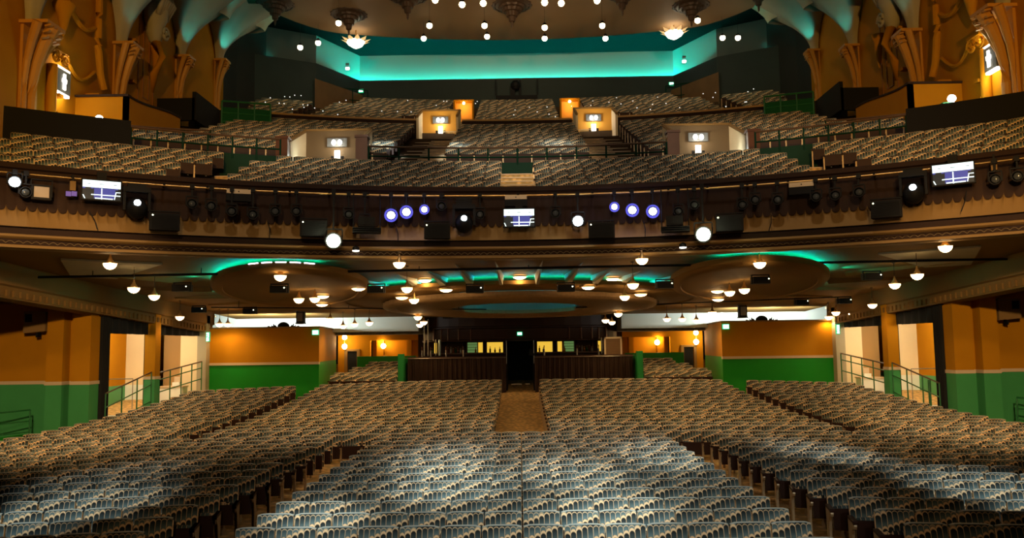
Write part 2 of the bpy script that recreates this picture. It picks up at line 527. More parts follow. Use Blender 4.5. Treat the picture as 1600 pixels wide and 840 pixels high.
# ---- rear cross walls of the stalls and the rear recesses
def rear_side(s):
    sd = SIDE[s]
    w = MB()                                # 0 orange 1 dado 2 green 3 orange return
    def blk(poly, z0, z1, m_): w.prism(poly, 'z', z0, z1, m_)
    poly = [(s * 13.85, 36.5), (s * 8.8, 36.5), (s * 9.35, 42.4), (s * 13.85, 42.4)]
    blk(poly, 0, 2.43, 2); blk(poly, 2.53, 4.03, 0)
    w.box(min(s * 13.85, s * 8.8), max(s * 13.85, s * 8.8), 36.44, 36.7, 2.43, 2.54, 1)
    polyb = [(s * 13.8, 36.6), (s * 8.83, 36.6), (s * 9.36, 42.4), (s * 13.8, 42.4)]
    blk(polyb, 2.43, 2.53, 2)
    struct(w.build('wall_rear_' + sd, [M_ORANGE, M_DADO, M_GREEN]))
    t = MB()
    t.prism([(s * 13.9, 36.42), (s * 8.75, 36.42), (s * 9.3, 42.4), (s * 13.9, 42.4)], 'z', 4.03, 4.09)
    struct(t.build('trim_ledge_' + sd, M_TAN))
    # white lit cove wall above
    c = MB()
    c.box(min(s * 15.6, s * 5.0), max(s * 15.6, s * 5.0), 41.0, 41.2, 3.9, 4.9)
    struct(c.build('wall_cove_' + sd, M_WHITE))
    light('cove_light', 'AREA', (s * 11.6, 38.2, 4.16), 130, (.88, 1, .94), (s * 11.6, 40.9, 4.6), .12, sizey=None)
    light('cove_light', 'AREA', (s * 10.0, 38.2, 4.16), 100, (.88, 1, .94), (s * 10.0, 40.9, 4.6), .12)
    light('cove_light', 'AREA', (s * 13.0, 38.2, 4.16), 60, (.88, 1, .94), (s * 13.0, 40.9, 4.6), .12)
    # recess: back wall with shallow alcoves, dentil beam
    a = MB()                                # 0 orange 1 dado
    xi, xo = s * 4.9, s * 9.5
    def bx(x0, x1, y0, y1, z0, z1, m_=0): a.box(min(x0, x1), max(x0, x1), y0, y1, z0, z1, m_)
    bx(s * 9.6, s * 9.1, 44.0, 44.3, 1.2, 4.6); bx(s * 8.55, s * 7.9, 44.0, 44.3, 1.2, 4.6)
    bx(s * 9.1, s * 8.55, 44.0, 44.3, 2.95, 4.6)
    bx(s * 7.9, s * 5.3, 44.6, 44.8, 1.2, 4.6)
    bx(s * 7.9, s * 5.3, 44.0, 44.62, 3.5, 4.6)
    bx(s * 7.6, s * 7.25, 44.2, 44.62, 1.2, 3.5); bx(s * 6.0, s * 5.75, 44.2, 44.62, 1.2, 3.5)
    bx(s * 5.3, s * 4.7, 43.6, 44.3, 1.2, 4.6)
    struct(a.build('wall_recess_' + sd, [M_ORANGE, M_DADO]))
    d = MB()
    bx2 = lambda x0, x1, y0, y1, z0, z1: d.box(min(x0, x1), max(x0, x1), y0, y1, z0, z1)
    bx2(s * 9.4, s * 4.9, 42.1, 42.4, 4.02, 4.75)
    bx2(s * 9.4, s * 4.9, 42.0, 42.4, 3.76, 3.82)
    for i in range(14):
        x = s * (5.1 + i * .32)
        d.box(x - .05, x + .05, 42.05, 42.35, 3.82, 4.04)
    bx2(s * 9.4, s * 4.9, 42.25, 42.4, 3.80, 4.04)
    struct(d.build('trim_dentil_' + sd, mat('grey_tan_plaster', (.24, .19, .13), .7)))
    g = MB()                                # green parapet in the recess and its end post
    g.box(min(s * 8.35, s * 5.35), max(s * 8.35, s * 5.35), 42.75, 42.9, .8, 2.68)
    struct(g.build('wall_parapet_recess_' + sd, M_GREEN))
    g = MB(); g.box(min(s * 5.45, s * 5.2), max(s * 5.45, s * 5.2), 37.2, 37.6, .5, 2.82)
    g.box(min(s * 5.45, s * 5.25), max(s * 5.45, s * 5.25), 37.6, 42.8, .5, 2.6)
    struct(g.build('trim_green_post_' + sd, mat('bright_green_paint', (.008, .22, .045), .45)))
    # doorway leaf in the corner
    dd = MB(); dd.box(min(s * 9.1, s * 8.6), max(s * 9.1, s * 8.6), 44.05, 44.15, 1.1, 2.95)
    o = struct(dd.build('door_%d' % (1 if s < 0 else 2), M_BLACK))
    fr = MB()
    for x in (s * 9.18, s * 8.52): fr.box(x - .07, x + .07, 43.9, 44.02, 1.1, 3.0)
    fr.box(min(s * 9.25, s * 8.45), max(s * 9.25, s * 8.45), 43.9, 44.02, 2.95, 3.05)
    fr.build('door_frame', M_TAN, o)
for s in (-1, 1): rear_side(s)

# ---- rear bar: curved dark wood canopy, lit back bar, centre doorway
m = MB()
def fasc(x): return 40.4 + 2.6 * (1 - math.sqrt(max(0, 1 - (x / 5.05) ** 2)))
pts = [-4.9, -4.7, -4.4, -4, -3.5, -3, -2.2, -1.2, 0, 1.2, 2.2, 3, 3.5, 4, 4.4, 4.7, 4.9]
path = [(x, fasc(x), 0) for x in pts]
m.sweep([(-.02, 3.36), (.06, 3.36), (.06, 3.42), (0, 3.46), (0, 3.96), (.10, 4.0), (.10, 4.06), (.02, 4.1), (.02, 5.0), (-.3, 5.0), (-.3, 3.36)], path, 0)
for x in (-4.3, -3.9, -3.55, -3.0, -2.4, 2.4, 3.0, 3.55, 3.9, 4.3):
    m.tube([(x, fasc(x) - .03, 3.4), (x, fasc(x) - .03, 4.0)], .035, 6, 1)
struct(m.build('wall_bar_canopy', [M_WOOD, M_WOODR]))
m = MB()
m.box(-5.3, -4.72, 43.4, 43.6, .9, 4.6, 0); m.box(4.72, 5.3, 43.4, 43.6, .9, 4.6, 0)
m.box(-4.72, -.62, 43.4, 43.6, .9, 2.78, 0); m.box(.62, 4.72, 43.4, 43.6, .9, 2.78, 0)
m.box(-4.72, 4.72, 43.4, 43.6, 3.36, 4.6, 0)
WIN = [(-4.5, -4.28), (-3.8, -2.98), (-2.78, -1.9), (-1.76, -.85), (.85, 1.72), (1.9, 2.85), (3.0, 3.8), (4.0, 4.3)]
edges = [-4.72] + [v for a, b in WIN[:4] for v in (a, b)] + [-.62]
for i in range(0, len(edges), 2): m.box(edges[i], edges[i + 1], 43.4, 43.6, 2.78, 3.36, 0)
edges = [.62] + [v for a, b in WIN[4:] for v in (a, b)] + [4.72]
for i in range(0, len(edges), 2): m.box(edges[i], edges[i + 1], 43.4, 43.6, 2.78, 3.36, 0)
struct(m.build('wall_bar_back', M_WOOD))
for i, (a, b) in enumerate(WIN):
    m = MB()
    m.box(a, b, 43.62, 43.66, 2.74, 3.4, 0)
    o = struct(m.build('window_%d' % (i + 1), M_YELW if i in (0, 3, 4, 7) else mat('bar_dim', (.1, .05, .02), .6)))
    f = MB()
    f.box(a, a + .04, 43.36, 43.42, 2.78, 3.36); f.box(b - .04, b, 43.36, 43.42, 2.78, 3.36)
    f.box(a, b, 43.36, 43.42, 3.32, 3.36); f.box(a, b, 43.30, 43.42, 2.74, 2.79)
    f.build('window_frame', M_WOODR, o)
    if i in (2, 5):
        g = MB(); x0 = a + .04 if i == 2 else a + .4
        for r in range(4): g.box(x0, x0 + .5, 43.56, 43.6, 2.8 + r * .14, 2.92 + r * .14)
        g.build('green_shelf_panel', emis('green_panel', (.18, .34, .10), .5), o)
        g = MB(); x0 = b - .28 if i == 2 else a + .04
        g.box(x0, x0 + .24, 43.56, 43.6, 2.8, 3.32); g.build('lit_panel', M_YELW, o)
# centre doorway
m = MB()
m.box(-.62, .62, 41.4, 41.6, .8, 3.4); m.box(-.66, -.6, 38.6, 41.5, .8, 3.36); m.box(.6, .66, 38.6, 41.5, .8, 3.36)
m.box(-.66, .66, 38.6, 41.5, 3.33, 3.36)
d3 = struct(m.build('door_3', M_BLACK))
m = MB(); m.box(-.645, -.615, 38.52, 38.6, 2.3, 3.36); m.box(.615, .645, 38.52, 38.6, 2.3, 3.36)
m.build('door_frame', M_GREY, d3)
m = MB(); m.box(-.42, .05, 38.5, 38.56, zf(38.5) + .30, zf(38.5) + .33); m.box(.22, .42, 38.5, 38.56, zf(38.5) + .30, zf(38.5) + .33)
m.build('threshold_strip', M_GREY, d3)

# ---- balcony underside
R0 = 18.92
m = MB()
xs = np.linspace(-14, 14, 57)
rows = []
for x in xs:
    yf = YC + math.sqrt(R0 * R0 - x * x)
    rows.append([(x, yf + (45.2 - yf) * t / 24, zs(x, yf + (45.2 - yf) * t / 24)) for t in range(25)])
vs = [p for r in rows for p in r] ; n = 25
fs = [(i * n + j, i * n + j + 1, (i + 1) * n + j + 1, (i + 1) * n + j) for i in range(56) for j in range(24)]
m.add(vs, fs)
o = m.build('ceiling_balcony_underside', M_TAN2, smooth=True); struct(o)

def zdrop(drop): return lambda x, y: zs(x, y) - drop
def oval(name, mats, cx, cy, a, b, drop, th, n=64, hole=None, lip=.12, scal=0, rot=0):
    """oval disc hung under the soffit: rounded rim, follows the soffit slope"""
    m = MB()
    prof = [(1 - lip * .2, 0), (1, th * .35), (1, th + .05), (1 - lip * .3, th + .05), (1 - lip * .35, th)]
    vs = []; fs = []
    rings = []
    ins = hole if hole else 0
    def pt(sc_, q, dz):
        rr = sc_ * (1 + scal * abs(math.sin(q * 24)))
        x0, y0 = a * rr * math.cos(q), b * rr * math.sin(q)
        x = cx + x0 * math.cos(rot) - y0 * math.sin(rot); y = cy + x0 * math.sin(rot) + y0 * math.cos(rot)
        return (x, y, zs(x, y) - drop + dz)
    steps = [(s_, z_) for s_, z_ in [(max(ins, .001), 0), (1 - lip * 1.6, 0), (1 - lip * 1.5, -.035), (1 - lip, -.035)] + prof + [(1 - lip, th), (max(ins, .001), th)]]
    k = len(steps)
    for i in range(n):
        q = 2 * PI * i / n
        for (s_, z_) in steps: vs.append(pt(s_, q, z_))
    for i in range(n):
        i2 = (i + 1) % n
        for j in range(k if hole else k - 1):
            j2 = (j + 1) % k
            fs.append((i * k + j, i * k + j2, i2 * k + j2, i2 * k + j))
    m.add(vs, fs)
    return struct(m.build(name, mats, smooth='auto'))
def strip(name, cx, cy, a, b, drop, q0, q1, n, mat_, gap=0, w=.05, rot=0, out=1.0):
    """slim led bar laid along the back of an oval disc"""
    m = MB(); P = []
    for t in range(n * 3 + 1):
        q = q0 + (q1 - q0) * t / (n * 3)
        x0, y0 = a * out * math.cos(q), b * out * math.sin(q)
        x = cx + x0 * math.cos(rot) - y0 * math.sin(rot); y = cy + x0 * math.sin(rot) + y0 * math.cos(rot)
        P.append((x, y, zs(x, y) - drop))
    m.tube(P, w / 2, 5)
    return m.build(name, mat_)
for s in (-1, 1):
    cx = s * 7.3; sd = SIDE[s]
    rot = -s * .25
    oval('ceiling_disc_' + sd, M_TAN2, cx, 26.6, 2.42, 5.2, .34, .16, rot=rot, lip=.09)
    q0, q1 = (PI * 1.02, PI * 1.62) if s < 0 else (PI * 1.38, PI * 1.98)
    o = strip('led_strip', cx, 26.6, 2.42, 5.2, .15, q0, q1, 9, M_TEALE, 0, .04, rot, .93)
    tag(o, 'teal light bars on the back of the %s oval ceiling disc' % sd, 'light strip')
    q0, q1 = (PI * 1.36, PI * 1.60) if s < 0 else (PI * 1.42, PI * 1.62)
    if s < 0:
        for j in range(5):
            qa = q0 + (q1 - q0) * j / 5; qb = q0 + (q1 - q0) * (j + .75) / 5
            o = strip('led_bar', cx, 26.6, 2.42, 5.2, .14, qa, qb, 1, M_LEDV, 0, .03, rot, 1.0)
            tag(o, 'violet white light bar on the left oval disc rim, %s from the left' % ORD[j], 'light bar', 'violet bars on the left disc')
    # low radial ribs that catch the teal light beside the disc
    f = MB()
    for (xa, ya, xb, yb, h) in ((10.2, 26.0, 12.6, 24.0, .16), (10.4, 28.0, 13.2, 27.6, .16), (10.2, 30.2, 12.8, 30.8, .14), (9.6, 32.2, 12.6, 33.6, .12)):
        A = Vector((s * xa, ya, zs(0, ya))); B = Vector((s * xb, yb, zs(0, yb)))
        d = (B - A).normalized(); nn = Vector((-d.y, d.x, 0)) * .22
        f.add([A + nn * 1.6, A - nn * .3, B - nn * .1, B + nn * .3, A + Vector((0, 0, -h)), B + Vector((0, 0, -h * .4))],
              [(4, 5, 3, 0), (4, 1, 2, 5), (0, 1, 4), (2, 3, 5), (0, 3, 2, 1)])
    struct(f.build('trim_ribs_' + sd, M_TAN2))
    light('teal_spot', 'SPOT', (s * 9.7, 25.2, zs(0, 25.2) - .14), 45, TEAL, (s * 13, 23.6, 5.36), .05, 120, .8)
    light('teal_spot', 'SPOT', (s * 10.4, 29.0, zs(0, 29) - .14), 30, TEAL, (s * 13.2, 30.2, 5.06), .05, 120, .8)
    # shallow drop panel near the wall
    g = MB()
    g.prism([(s * 9.6, 22.2), (s * 11.8, 21.2), (s * 13.3, 24.5), (s * 12.2, 25.0)], 'z', 0, .05)
    g.v = [(x, y, zs(x, y) - .06 + z) for x, y, z in g.v]
    struct(g.build('trim_panel_' + sd, M_PALE))

# fan of folded plates above the centre, then the two hung ovals
f = MB()
for s in (-1, 1):
    for (xa, ya, xb, yb, h, wd) in ((.66, 22.7, .52, 25.9, .30, .16), (1.80, 23.2, 1.45, 26.0, .28, .30), (2.75, 24.3, 2.3, 26.3, .26, .32), (3.7, 25.2, 3.2, 26.8, .22, .34), (5.0, 26.2, 4.4, 27.8, .2, .4)):
        A = Vector((s * xa, ya, zs(0, ya) - .01)); B = Vector((s * xb, yb, zs(0, yb)))
        f.add([A, B + Vector((s * wd, 0, 0)), B + Vector((-s * .05, 0, 0)), B + Vector((0, 0, -h)), B + Vector((s * wd * .6, 0, -h))],
              [(0, 2, 3), (0, 3, 4), (0, 4, 1), (2, 1, 4, 3), (0, 1, 2)])
struct(f.build('trim_fan_plates', M_PALE))
oval('ceiling_oval_outer', M_TAN2, 0, 31.0, 6.9, 5.05, .30, .10, 96, hole=.70, scal=.008, lip=.05)
oval('ceiling_oval_inner', mat('carved_tan', (.30, .19, .09), .7, noise=.35, nscale=9, bump=.6), 0, 31.6, 5.1, 4.3, .52, .14, 96, hole=.50, scal=.012, lip=.06)
m = MB()
m.box(-2.5, 2.5, 29.6, 33.6, zs(0, 31.6) - .06, zs(0, 31.6) - .04)
struct(m.build('ceiling_oval_well', mat('well_grey', (.30, .30, .28), .7)))
o = strip('led_strip', 0, 31.0, 6.9, 5.05, .17, PI * 1.12, PI * 1.88, 14, M_TEALE, 0, .04, 0, .95)
tag(o, 'teal light bars hidden above the centre oval behind folded fan plates', 'light strip')
for x in (-1.9, -1.15, -.45, .45, 1.15, 1.9):
    light('well_uplight', 'SPOT', (x * .9, 32.2, zs(0, 32.2) - .34), 5.5, TEAL, (x * 1.05, 33.7, zs(0, 33.7) - .16), .03, 75, .6)
m = MB(); vs = []; fs = []; N = 64
for i in range(N):
    q = 2 * PI * i / N; x, y = 2.62 * math.cos(q), 31.6 + 2.22 * math.sin(q)
    vs += [(x, y, zs(x, y) - .44), (x, y, zs(x, y) - .02)]
for i in range(N): fs.append((2 * i, 2 * i + 1, (2 * i + 3) % (2 * N), (2 * i + 2) % (2 * N)))
m.add(vs, fs)
struct(m.build('trim_well_wall', MATS['well_grey']))

# ---- balcony front
def fprof(name, prof, mats, m_=0, a=46, n=120, smooth=False):
    mb = MB(); mb.arc(prof, math.radians(-a), math.radians(a), n, YC, m_)
    return struct(mb.build(name, mats, smooth=smooth))
A46 = math.radians(46)
fprof('trim_parapet_cap', [(19.60, 6.5), (19.60, 7.36), (19.56, 7.43), (19.30, 7.43), (19.24, 7.40), (19.24, 7.30), (19.30, 7.27), (19.30, 7.0)], M_DARKB)
fprof('wall_balcony_front', [(19.30, 7.27), (19.34, 6.3)], M_DARKB)
# velvet pelmet with scalloped hem
mb = MB(); n = 150; sub = 6
vs = []; fs = []
for i in range(n * sub + 1):
    q = -A46 + 2 * A46 * i / (n * sub)
    t = ((i % sub) / sub) * 2 - 1
    hem = 6.37 - .10 * (math.sqrt(max(0, 1 - t * t)) - .5)
    Rr = 19.26 - .02 * math.cos(t * PI / 2)
    for z in (7.2, 6.8, hem): vs.append((Rr * math.sin(q), YC + Rr * math.cos(q), z))
for i in range(n * sub):
    for j in range(2): fs.append((i * 3 + j, i * 3 + j + 1, i * 3 + j + 4, i * 3 + j + 3))
mb.add(vs, fs)
o = mb.build('velvet_pelmet', M_DARKB, smooth=True)
tag(o, 'dark velvet pelmet with scalloped hem hung along the balcony front', 'curtain')
# fluted tan band: shells at the head, plain cove below
mb = MB(); vs = []; fs = []
zz = [6.48, 6.36, 6.25, 6.12, 6.0, 5.93]
for i in range(n * sub + 1):
    q = -A46 + 2 * A46 * i / (n * sub)
    t = ((i % sub) / sub) * 2 - 1
    for j, z in enumerate(zz):
        amp = (.13, .11, .07, .02, 0, 0)[j]
        base = (19.34, 19.28, 19.22, 19.14, 19.08, 19.02)[j]
        Rr = base - amp * (1 - math.sqrt(max(0, 1 - t * t))) + amp * .5
        vs.append((Rr * math.sin(q), YC + Rr * math.cos(q), z))
k = len(zz)
for i in range(n * sub):
    for j in range(k - 1): fs.append((i * k + j, i * k + j + 1, (i + 1) * k + j + 1, (i + 1) * k + j))
mb.add(vs, fs)
struct(mb.build('trim_shell_band', M_TAN, smooth='auto'))
fprof('trim_groove', [(19.02, 5.93), (19.14, 5.91), (19.14, 5.76), (18.98, 5.75)], M_DARKB)
fprof('trim_moulding', [(18.98, 5.755), (18.90, 5.74), (18.88, 5.69), (18.94, 5.65), (19.0, 5.64)], M_TAN, smooth='auto')
fprof('trim_frieze', [(19.0, 5.64), (19.0, 5.52)], M_DARKB)
mb = MB()
for i in range(180):
    q0 = -A46 + 2 * A46 * i / 180; P = []
    for j in range(7):
        q = q0 + 2 * A46 / 180 * j / 6
        z = 5.545 + .05 * math.sin(PI * j / 6)
        P.append((18.98 * math.sin(q), YC + 18.98 * math.cos(q), z))
    mb.tube(P, .008, 4, caps=False)
struct(mb.build('trim_frieze_swags', mat('dim_gilt', (.20, .14, .07), .5)))
fprof('trim_soffit_edge', [(19.0, 5.52), (18.90, 5.50), (18.90, 5.44), (19.05, 5.42), (19.4, 5.43), (19.5, 5.5)], M_TAN, smooth='auto')

# ---- balcony stepping
prof = [(19.45, 5.6), (19.45, 6.64)]
for k_ in range(5):
    prof += [(19.55 + .9 * k_, 6.64 + .4 * k_), (20.45 + .9 * k_, 6.64 + .4 * k_)]
prof += [(24.05, 8.66), (25.5, 8.66)]
for j in range(10):
    prof += [(25.5 + .85 * j, 9.2 + .33 * j), (25.5 + .85 * (j + 1), 9.2 + .33 * j)]
prof += [(34.0, 12.45), (35.5, 12.45)]
for i in range(12):
    prof += [(35.5 + .9 * i, 13.1 + .384 * i), (35.5 + .9 * (i + 1), 13.1 + .384 * i)]
fprof('floor_balcony', prof, M_CARPETD, a=50, n=110)

# barrier between the middle and upper tiers (stepped aside at the vomitories)
def arcwall(mb, R0_, R1_, z0, z1, a0, a1, n_=24, m_=0):
    mb.arc([(R0_, z0), (R0_, z1), (R1_, z1), (R1_, z0)], math.radians(a0), math.radians(a1), n_, YC, m_, closed=True)
mb = MB()
spans = [(-23.5, -20.0), (-20.0, -7.6), (-4.2, -1.9 - 2.0), (-3.9, 3.9), (3.9, 4.2), (7.6, 20.0), (20.0, 23.5)]
for a0, a1 in spans:
    arcwall(mb, 34.3, 34.42, 12.1, 13.36, a0, a1)
    arcwall(mb, 34.26, 34.46, 13.36, 13.44, a0, a1, 24, 1)
o = struct(mb.build('wall_barrier_upper_tier', [M_DARKB, mat('gilt_rail', (.40, .22, .06), .4)]))

# ---- upper side walls
def upper_side(s):
    sd = SIDE[s]
    w = MB()
    X = s * 14.35
    w.box(min(X, X + s * .3), max(X, X + s * .3), 12, 39.6, 5.4, 22)
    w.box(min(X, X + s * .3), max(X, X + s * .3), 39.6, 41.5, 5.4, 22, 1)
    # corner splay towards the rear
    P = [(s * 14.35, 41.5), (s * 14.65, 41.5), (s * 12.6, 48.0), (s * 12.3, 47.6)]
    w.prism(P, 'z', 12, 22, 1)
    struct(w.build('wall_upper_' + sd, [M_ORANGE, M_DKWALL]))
    # curved side-box parapet
    b = MB(); N = 16
    top = [(26.3 + 4.2 * i / N, 11.35 + .42 * (1 - math.cos(PI * i / N)) / 2) for i in range(N + 1)]
    poly = [(26.3, 9.2), (30.5, 9.2)] + top[::-1]
    b.prism(poly, 'x', min(s * 12.65, s * 12.8), max(s * 12.65, s * 12.8), 0)
    b.box(min(s * 12.65, s * 14.4), max(s * 12.65, s * 14.4), 26.3, 26.45, 9.0, 11.35, 0)
    for i in range(N):
        (ya, za), (yb, zb) = top[i], top[i + 1]
        b.obox((s * 12.72, (ya + yb) / 2, (za + zb) / 2 + .03), (.11, 0, 0), (0, (yb - ya) / 2, (zb - za) / 2), (0, 0, .03), 1)
    b.box(min(s * 12.6, s * 14.4), max(s * 12.6, s * 14.4), 26.24, 26.5, 11.35, 11.42, 1)
    struct(b.build('wall_side_box_' + sd, [M_ORANGE, M_DARKB]))
    # black panels at the end of the cross gangway
    c = MB()
    arcwall(c, 24.05, 24.2, 8.67, 9.93, s * 28.5, s * 36.2, 20)
    o = c.build('black_screen', M_BLACK); tag(o, 'tall black screen standing behind the end seats on the %s' % sd, 'screen')
    c = MB()
    a = s * 31.5
    c.box(min(s * 12.8, s * 14.3), max(s * 12.8, s * 14.3), 32.2, 32.35, 12.2, 13.1)
    c.box(min(s * 12.75, s * 12.9), max(s * 12.75, s * 12.9), 32.2, 38.0, 12.2, 13.35)
    o = c.build('black_screen', M_BLACK); tag(o, 'low black screen along the upper rows beside the %s wall' % sd, 'screen')
    # shallow carved lines: tall panel between second and third column
    l = MB()
    for (y0, y1, z0, z1) in ((30.6, 31.9, 12.4, 16.0), (31.0, 31.5, 12.8, 16.0)):
        for yy in (y0, y1): l.box(min(X - s * .03, X), max(X - s * .03, X), yy - .02, yy + .02, z0, z1)
        l.box(min(X - s * .03, X), max(X - s * .03, X), y0, y1, z0 - .02, z0 + .02)
    struct(l.build('trim_wall_lines_' + sd, mat('dark_orange_paint', (.30, .115, .012), .6)))
    # clustered columns with leaf capitals, and the fluted trumpets above
    COLS = [(23.6, 12.6, 8.4, .72), (29.0, 14.0, 9.0, .64), (34.2, 15.4, 12.0, .54), (38.6, 16.8, 13.0, .50)]
    for i, (y, zc, z0, sc_) in enumerate(COLS):
        k = MB()
        for dy, r, xo in ((-.30, .13, .10), (0, .19, .26), (.30, .13, .10)):
            P = []
            rr = []
            for t in range(9):
                u = t / 8; z = z0 + (zc - z0) * u
                fl = max(0, (u - .55) / .45) ** 2
                P.append((X - s * (xo + fl * .75) * sc_, y + dy * sc_ * (1 + fl * 1.6), z)); rr.append(r * sc_ * (1 + fl * .5))
            k.tube(P, rr, 9)
        k.rbox((X - s * .06 * sc_, y, (z0 + zc) / 2), .12 * sc_, 1.0 * sc_, zc - z0)
        # capital: three tiers of leaf tips
        for t, (zz_, q) in enumerate(((-.05, 1.02), (-.30, .86), (-.52, .74))):
            for d in (-1.15, -.4, .4, 1.15):
                k.obox((X - s * (.62 + q * .45) * sc_, y + d * .34 * sc_, zc + zz_ * sc_), (.13 * sc_, 0, .02), (0, .085 * sc_, 0), (-s * 0, 0, .04 * sc_))
        k.rbox((X - s * .55 * sc_, y, zc + .05), 1.25 * sc_, 1.3 * sc_, .10)
        struct(k.build('trim_column_' + sd, mat('light_orange_paint', (.52, .25, .04), .5)))
        # trumpet: fluted half cone flaring up and outward
        h = (3.0, 3.1, 2.9, 2.6)[i]; Rm = (1.9, 2.2, 2.6, 2.9)[i]
        tr = MB(); prof_ = []
        for t in range(11):
            u = t / 10
            prof_.append((.26 + (Rm - .26) * u ** 1.75, h * u))
        vs = []; fs = []; N = 30
        for (r, z) in prof_:
            for q in range(N + 1):
                a = PI * q / N
                tw = abs(((a / PI * 6) % 2) - 1); fl = 1 - .24 * tw * (r / Rm + .2)
                lob = -h * .10 * tw * (z / h) ** 3
                vs.append((X - s * (r * fl * math.sin(a) + .05), y - r * fl * math.cos(a), zc + .1 + z + lob))
        for t in range(10):
            for q in range(N): fs.append((t * (N + 1) + q, t * (N + 1) + q + 1, (t + 1) * (N + 1) + q + 1, (t + 1) * (N + 1) + q))
        tr.add(vs, fs)
        struct(tr.build('trim_trumpet_' + sd, M_PALE, smooth='auto'))
        light('teal_uplight', 'SPOT', (X - s * .9 * sc_, y - .5, zc + .16), (9, 16, 40, 55)[i], TEAL if i > 0 else (.4, .9, .85), (X - s * 1.6, y, zc + 2.6), .05, 80, .7)
        # upper shell growing out of the trumpet mouth
        tr = MB(); vs = []; fs = []
        for t in range(9):
            u = t / 8; r = Rm * .72 + (Rm * 1.25) * u ** 1.5; z = h * .80 + 2.6 * u
            for q in range(N + 1):
                a = PI * q / N
                tw = abs(((a / PI * 6 + 1) % 2) - 1); fl = 1 - .24 * tw
                vs.append((X - s * (r * fl * math.sin(a) + .03), y + .7 - r * fl * math.cos(a) * .8, zc + z - .3 * tw * u))
        for t in range(8):
            for q in range(N): fs.append((t * (N + 1) + q, t * (N + 1) + q + 1, (t + 1) * (N + 1) + q + 1, (t + 1) * (N + 1) + q))
        tr.add(vs, fs)
        struct(tr.build('trim_upper_shell_' + sd, M_PALE, smooth='auto'))
        light('teal_uplight', 'POINT', (X - s * (Rm * .95), y + .3, zc + h + .25), (5, 7, 18, 26)[i], TEAL, size=.1)
    # engaged column pair with scroll capitals around the lit sign, drapery band, end scroll
    q = MB()
    for (y, zt, r) in ((24.72, 11.9, .15), (27.25, 11.2, .20)):
        q.tube([(X - s * .12, y, 8.0), (X - s * .12, y, zt)], r, 14)
        for e in (-1, 1):
            C = Vector((X - s * .36, y + e * .26, zt + .18)); P = []
            for t in range(22):
                a = t * .5; rr = .25 * (1 - t / 26)
                P.append((C.x, C.y + e * rr * math.cos(a), C.z + rr * math.sin(a)))
            q.tube(P, .045, 6)
        q.rbox((X - s * .2, y, zt + .42), .5, .7, .1)
    struct(q.build('trim_scroll_columns_' + sd, M_ORANGE, smooth='auto'))
    v = MB()
    P = [(X - s * .14, 27.3, 18.5), (X - s * .2, 27.1, 16.2), (X - s * .14, 27.35, 14.6), (X - s * .22, 27.2, 13.4), (X - s * .2, 27.45, 12.5), (X - s * .26, 27.7, 11.9)]
    PP = []
    for i in range(len(P) - 1):
        for t in range(5): PP.append(tuple(P[i][c_] + (P[i + 1][c_] - P[i][c_]) * t / 5 for c_ in range(3)))
    v.tube(PP, .12, 8)
    P = []
    for t in range(16):
        u = t / 15; P.append((X - s * .12, 25.3 + 1.9 * u, 12.5 - .55 * math.sin(u * PI)))
    v.tube(P, .06, 6)
    P = []
    for t in range(16):
        u = t / 15; P.append((X - s * .14, 25.2 + 1.9 * u, 14.4 - .7 * math.sin(u * PI * .8)))
    v.tube(P, .08, 6)
    # hanging drop ornament
    v.lathe([(.02, -1.0), (.12, -.7), (.2, -.3), (.34, -.05), (.34, .03), (.02, .05)], (X - s * .25, 25.0, 13.9), 10)
    v.lathe([(.02, -1.3), (.12, -.9), (.16, -.3), (.24, -.05), (.26, .03), (.02, .05)], (X - s * .2, 31.7, 15.0), 10)
    struct(v.build('trim_drapery_' + sd, M_ORANGE, smooth='auto'))
    # small wall brackets
    u = MB()
    for (y, z) in ((24.9, 10.4), (25.1, 9.6), (29.8, 13.0), (29.9, 14.6), (25.0, 11.0)):
        u.obox((X - s * .12, y, z), (.16, 0, 0), (0, .12, 0), (0, 0, .05))
    struct(u.build('trim_brackets_' + sd, M_ORANGE))
    light('wall_wash', 'SPOT', (X - s * 3.0, 26.5, 8.9), 120, (1, .56, .12), (X, 27.2, 12.0), .2, 75, .8)
for s in (-1, 1): upper_side(s)

# ---- upper rear wall, cove and ceilings
m = MB()
m.box(-13, 13, 47.6, 47.9, 12, 18.75)
m.prism([(-9.2, 47.6), (-9.2, 47.9), (-14.4, 42.9), (-14.4, 42.6), (-11, 44.5)], 'z', 12, 18.75)
m.prism([(9.2, 47.6), (9.2, 47.9), (14.4, 42.9), (14.4, 42.6), (11, 44.5)], 'z', 12, 18.75)
struct(m.build('wall_rear_upper', M_DKTEAL))
m = MB()
m.prism([(-9.0, 47.3), (-9.0, 47.6), (-11.0, 44.8), (-11.0, 44.2)], 'z', 12, 17.8)
m.prism([(9.0, 47.3), (9.0, 47.6), (11.0, 44.8), (11.0, 44.2)], 'z', 12, 17.8)
struct(m.build('wall_rear_panel', M_BRWALL))
m = MB()                                     # pale cove wall above the ledge, set back
pts = [(-14.6, 43.2), (-11.2, 45.2), (-9.4, 48.6), (9.4, 48.6), (11.2, 45.2), (14.6, 43.2)]
for i in range(5):
    (xa, ya), (xb, yb) = pts[i], pts[i + 1]
    m.quad((xa, ya, 18.4), (xb, yb, 18.4), (xb, yb, 20.6), (xa, ya, 20.6), 1 if i in (0, 4) else 0)  # outer segments take a darker copy, shade put into the colour
struct(m.build('wall_cove_upper', [mat('cove_grey', (.26, .34, .32), .8), mat('cove_shaded', (.08, .10, .095), .8)]))
m = MB()
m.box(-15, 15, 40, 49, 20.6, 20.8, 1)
m.box(-15, 15, 12, 40, 21.2, 21.4)
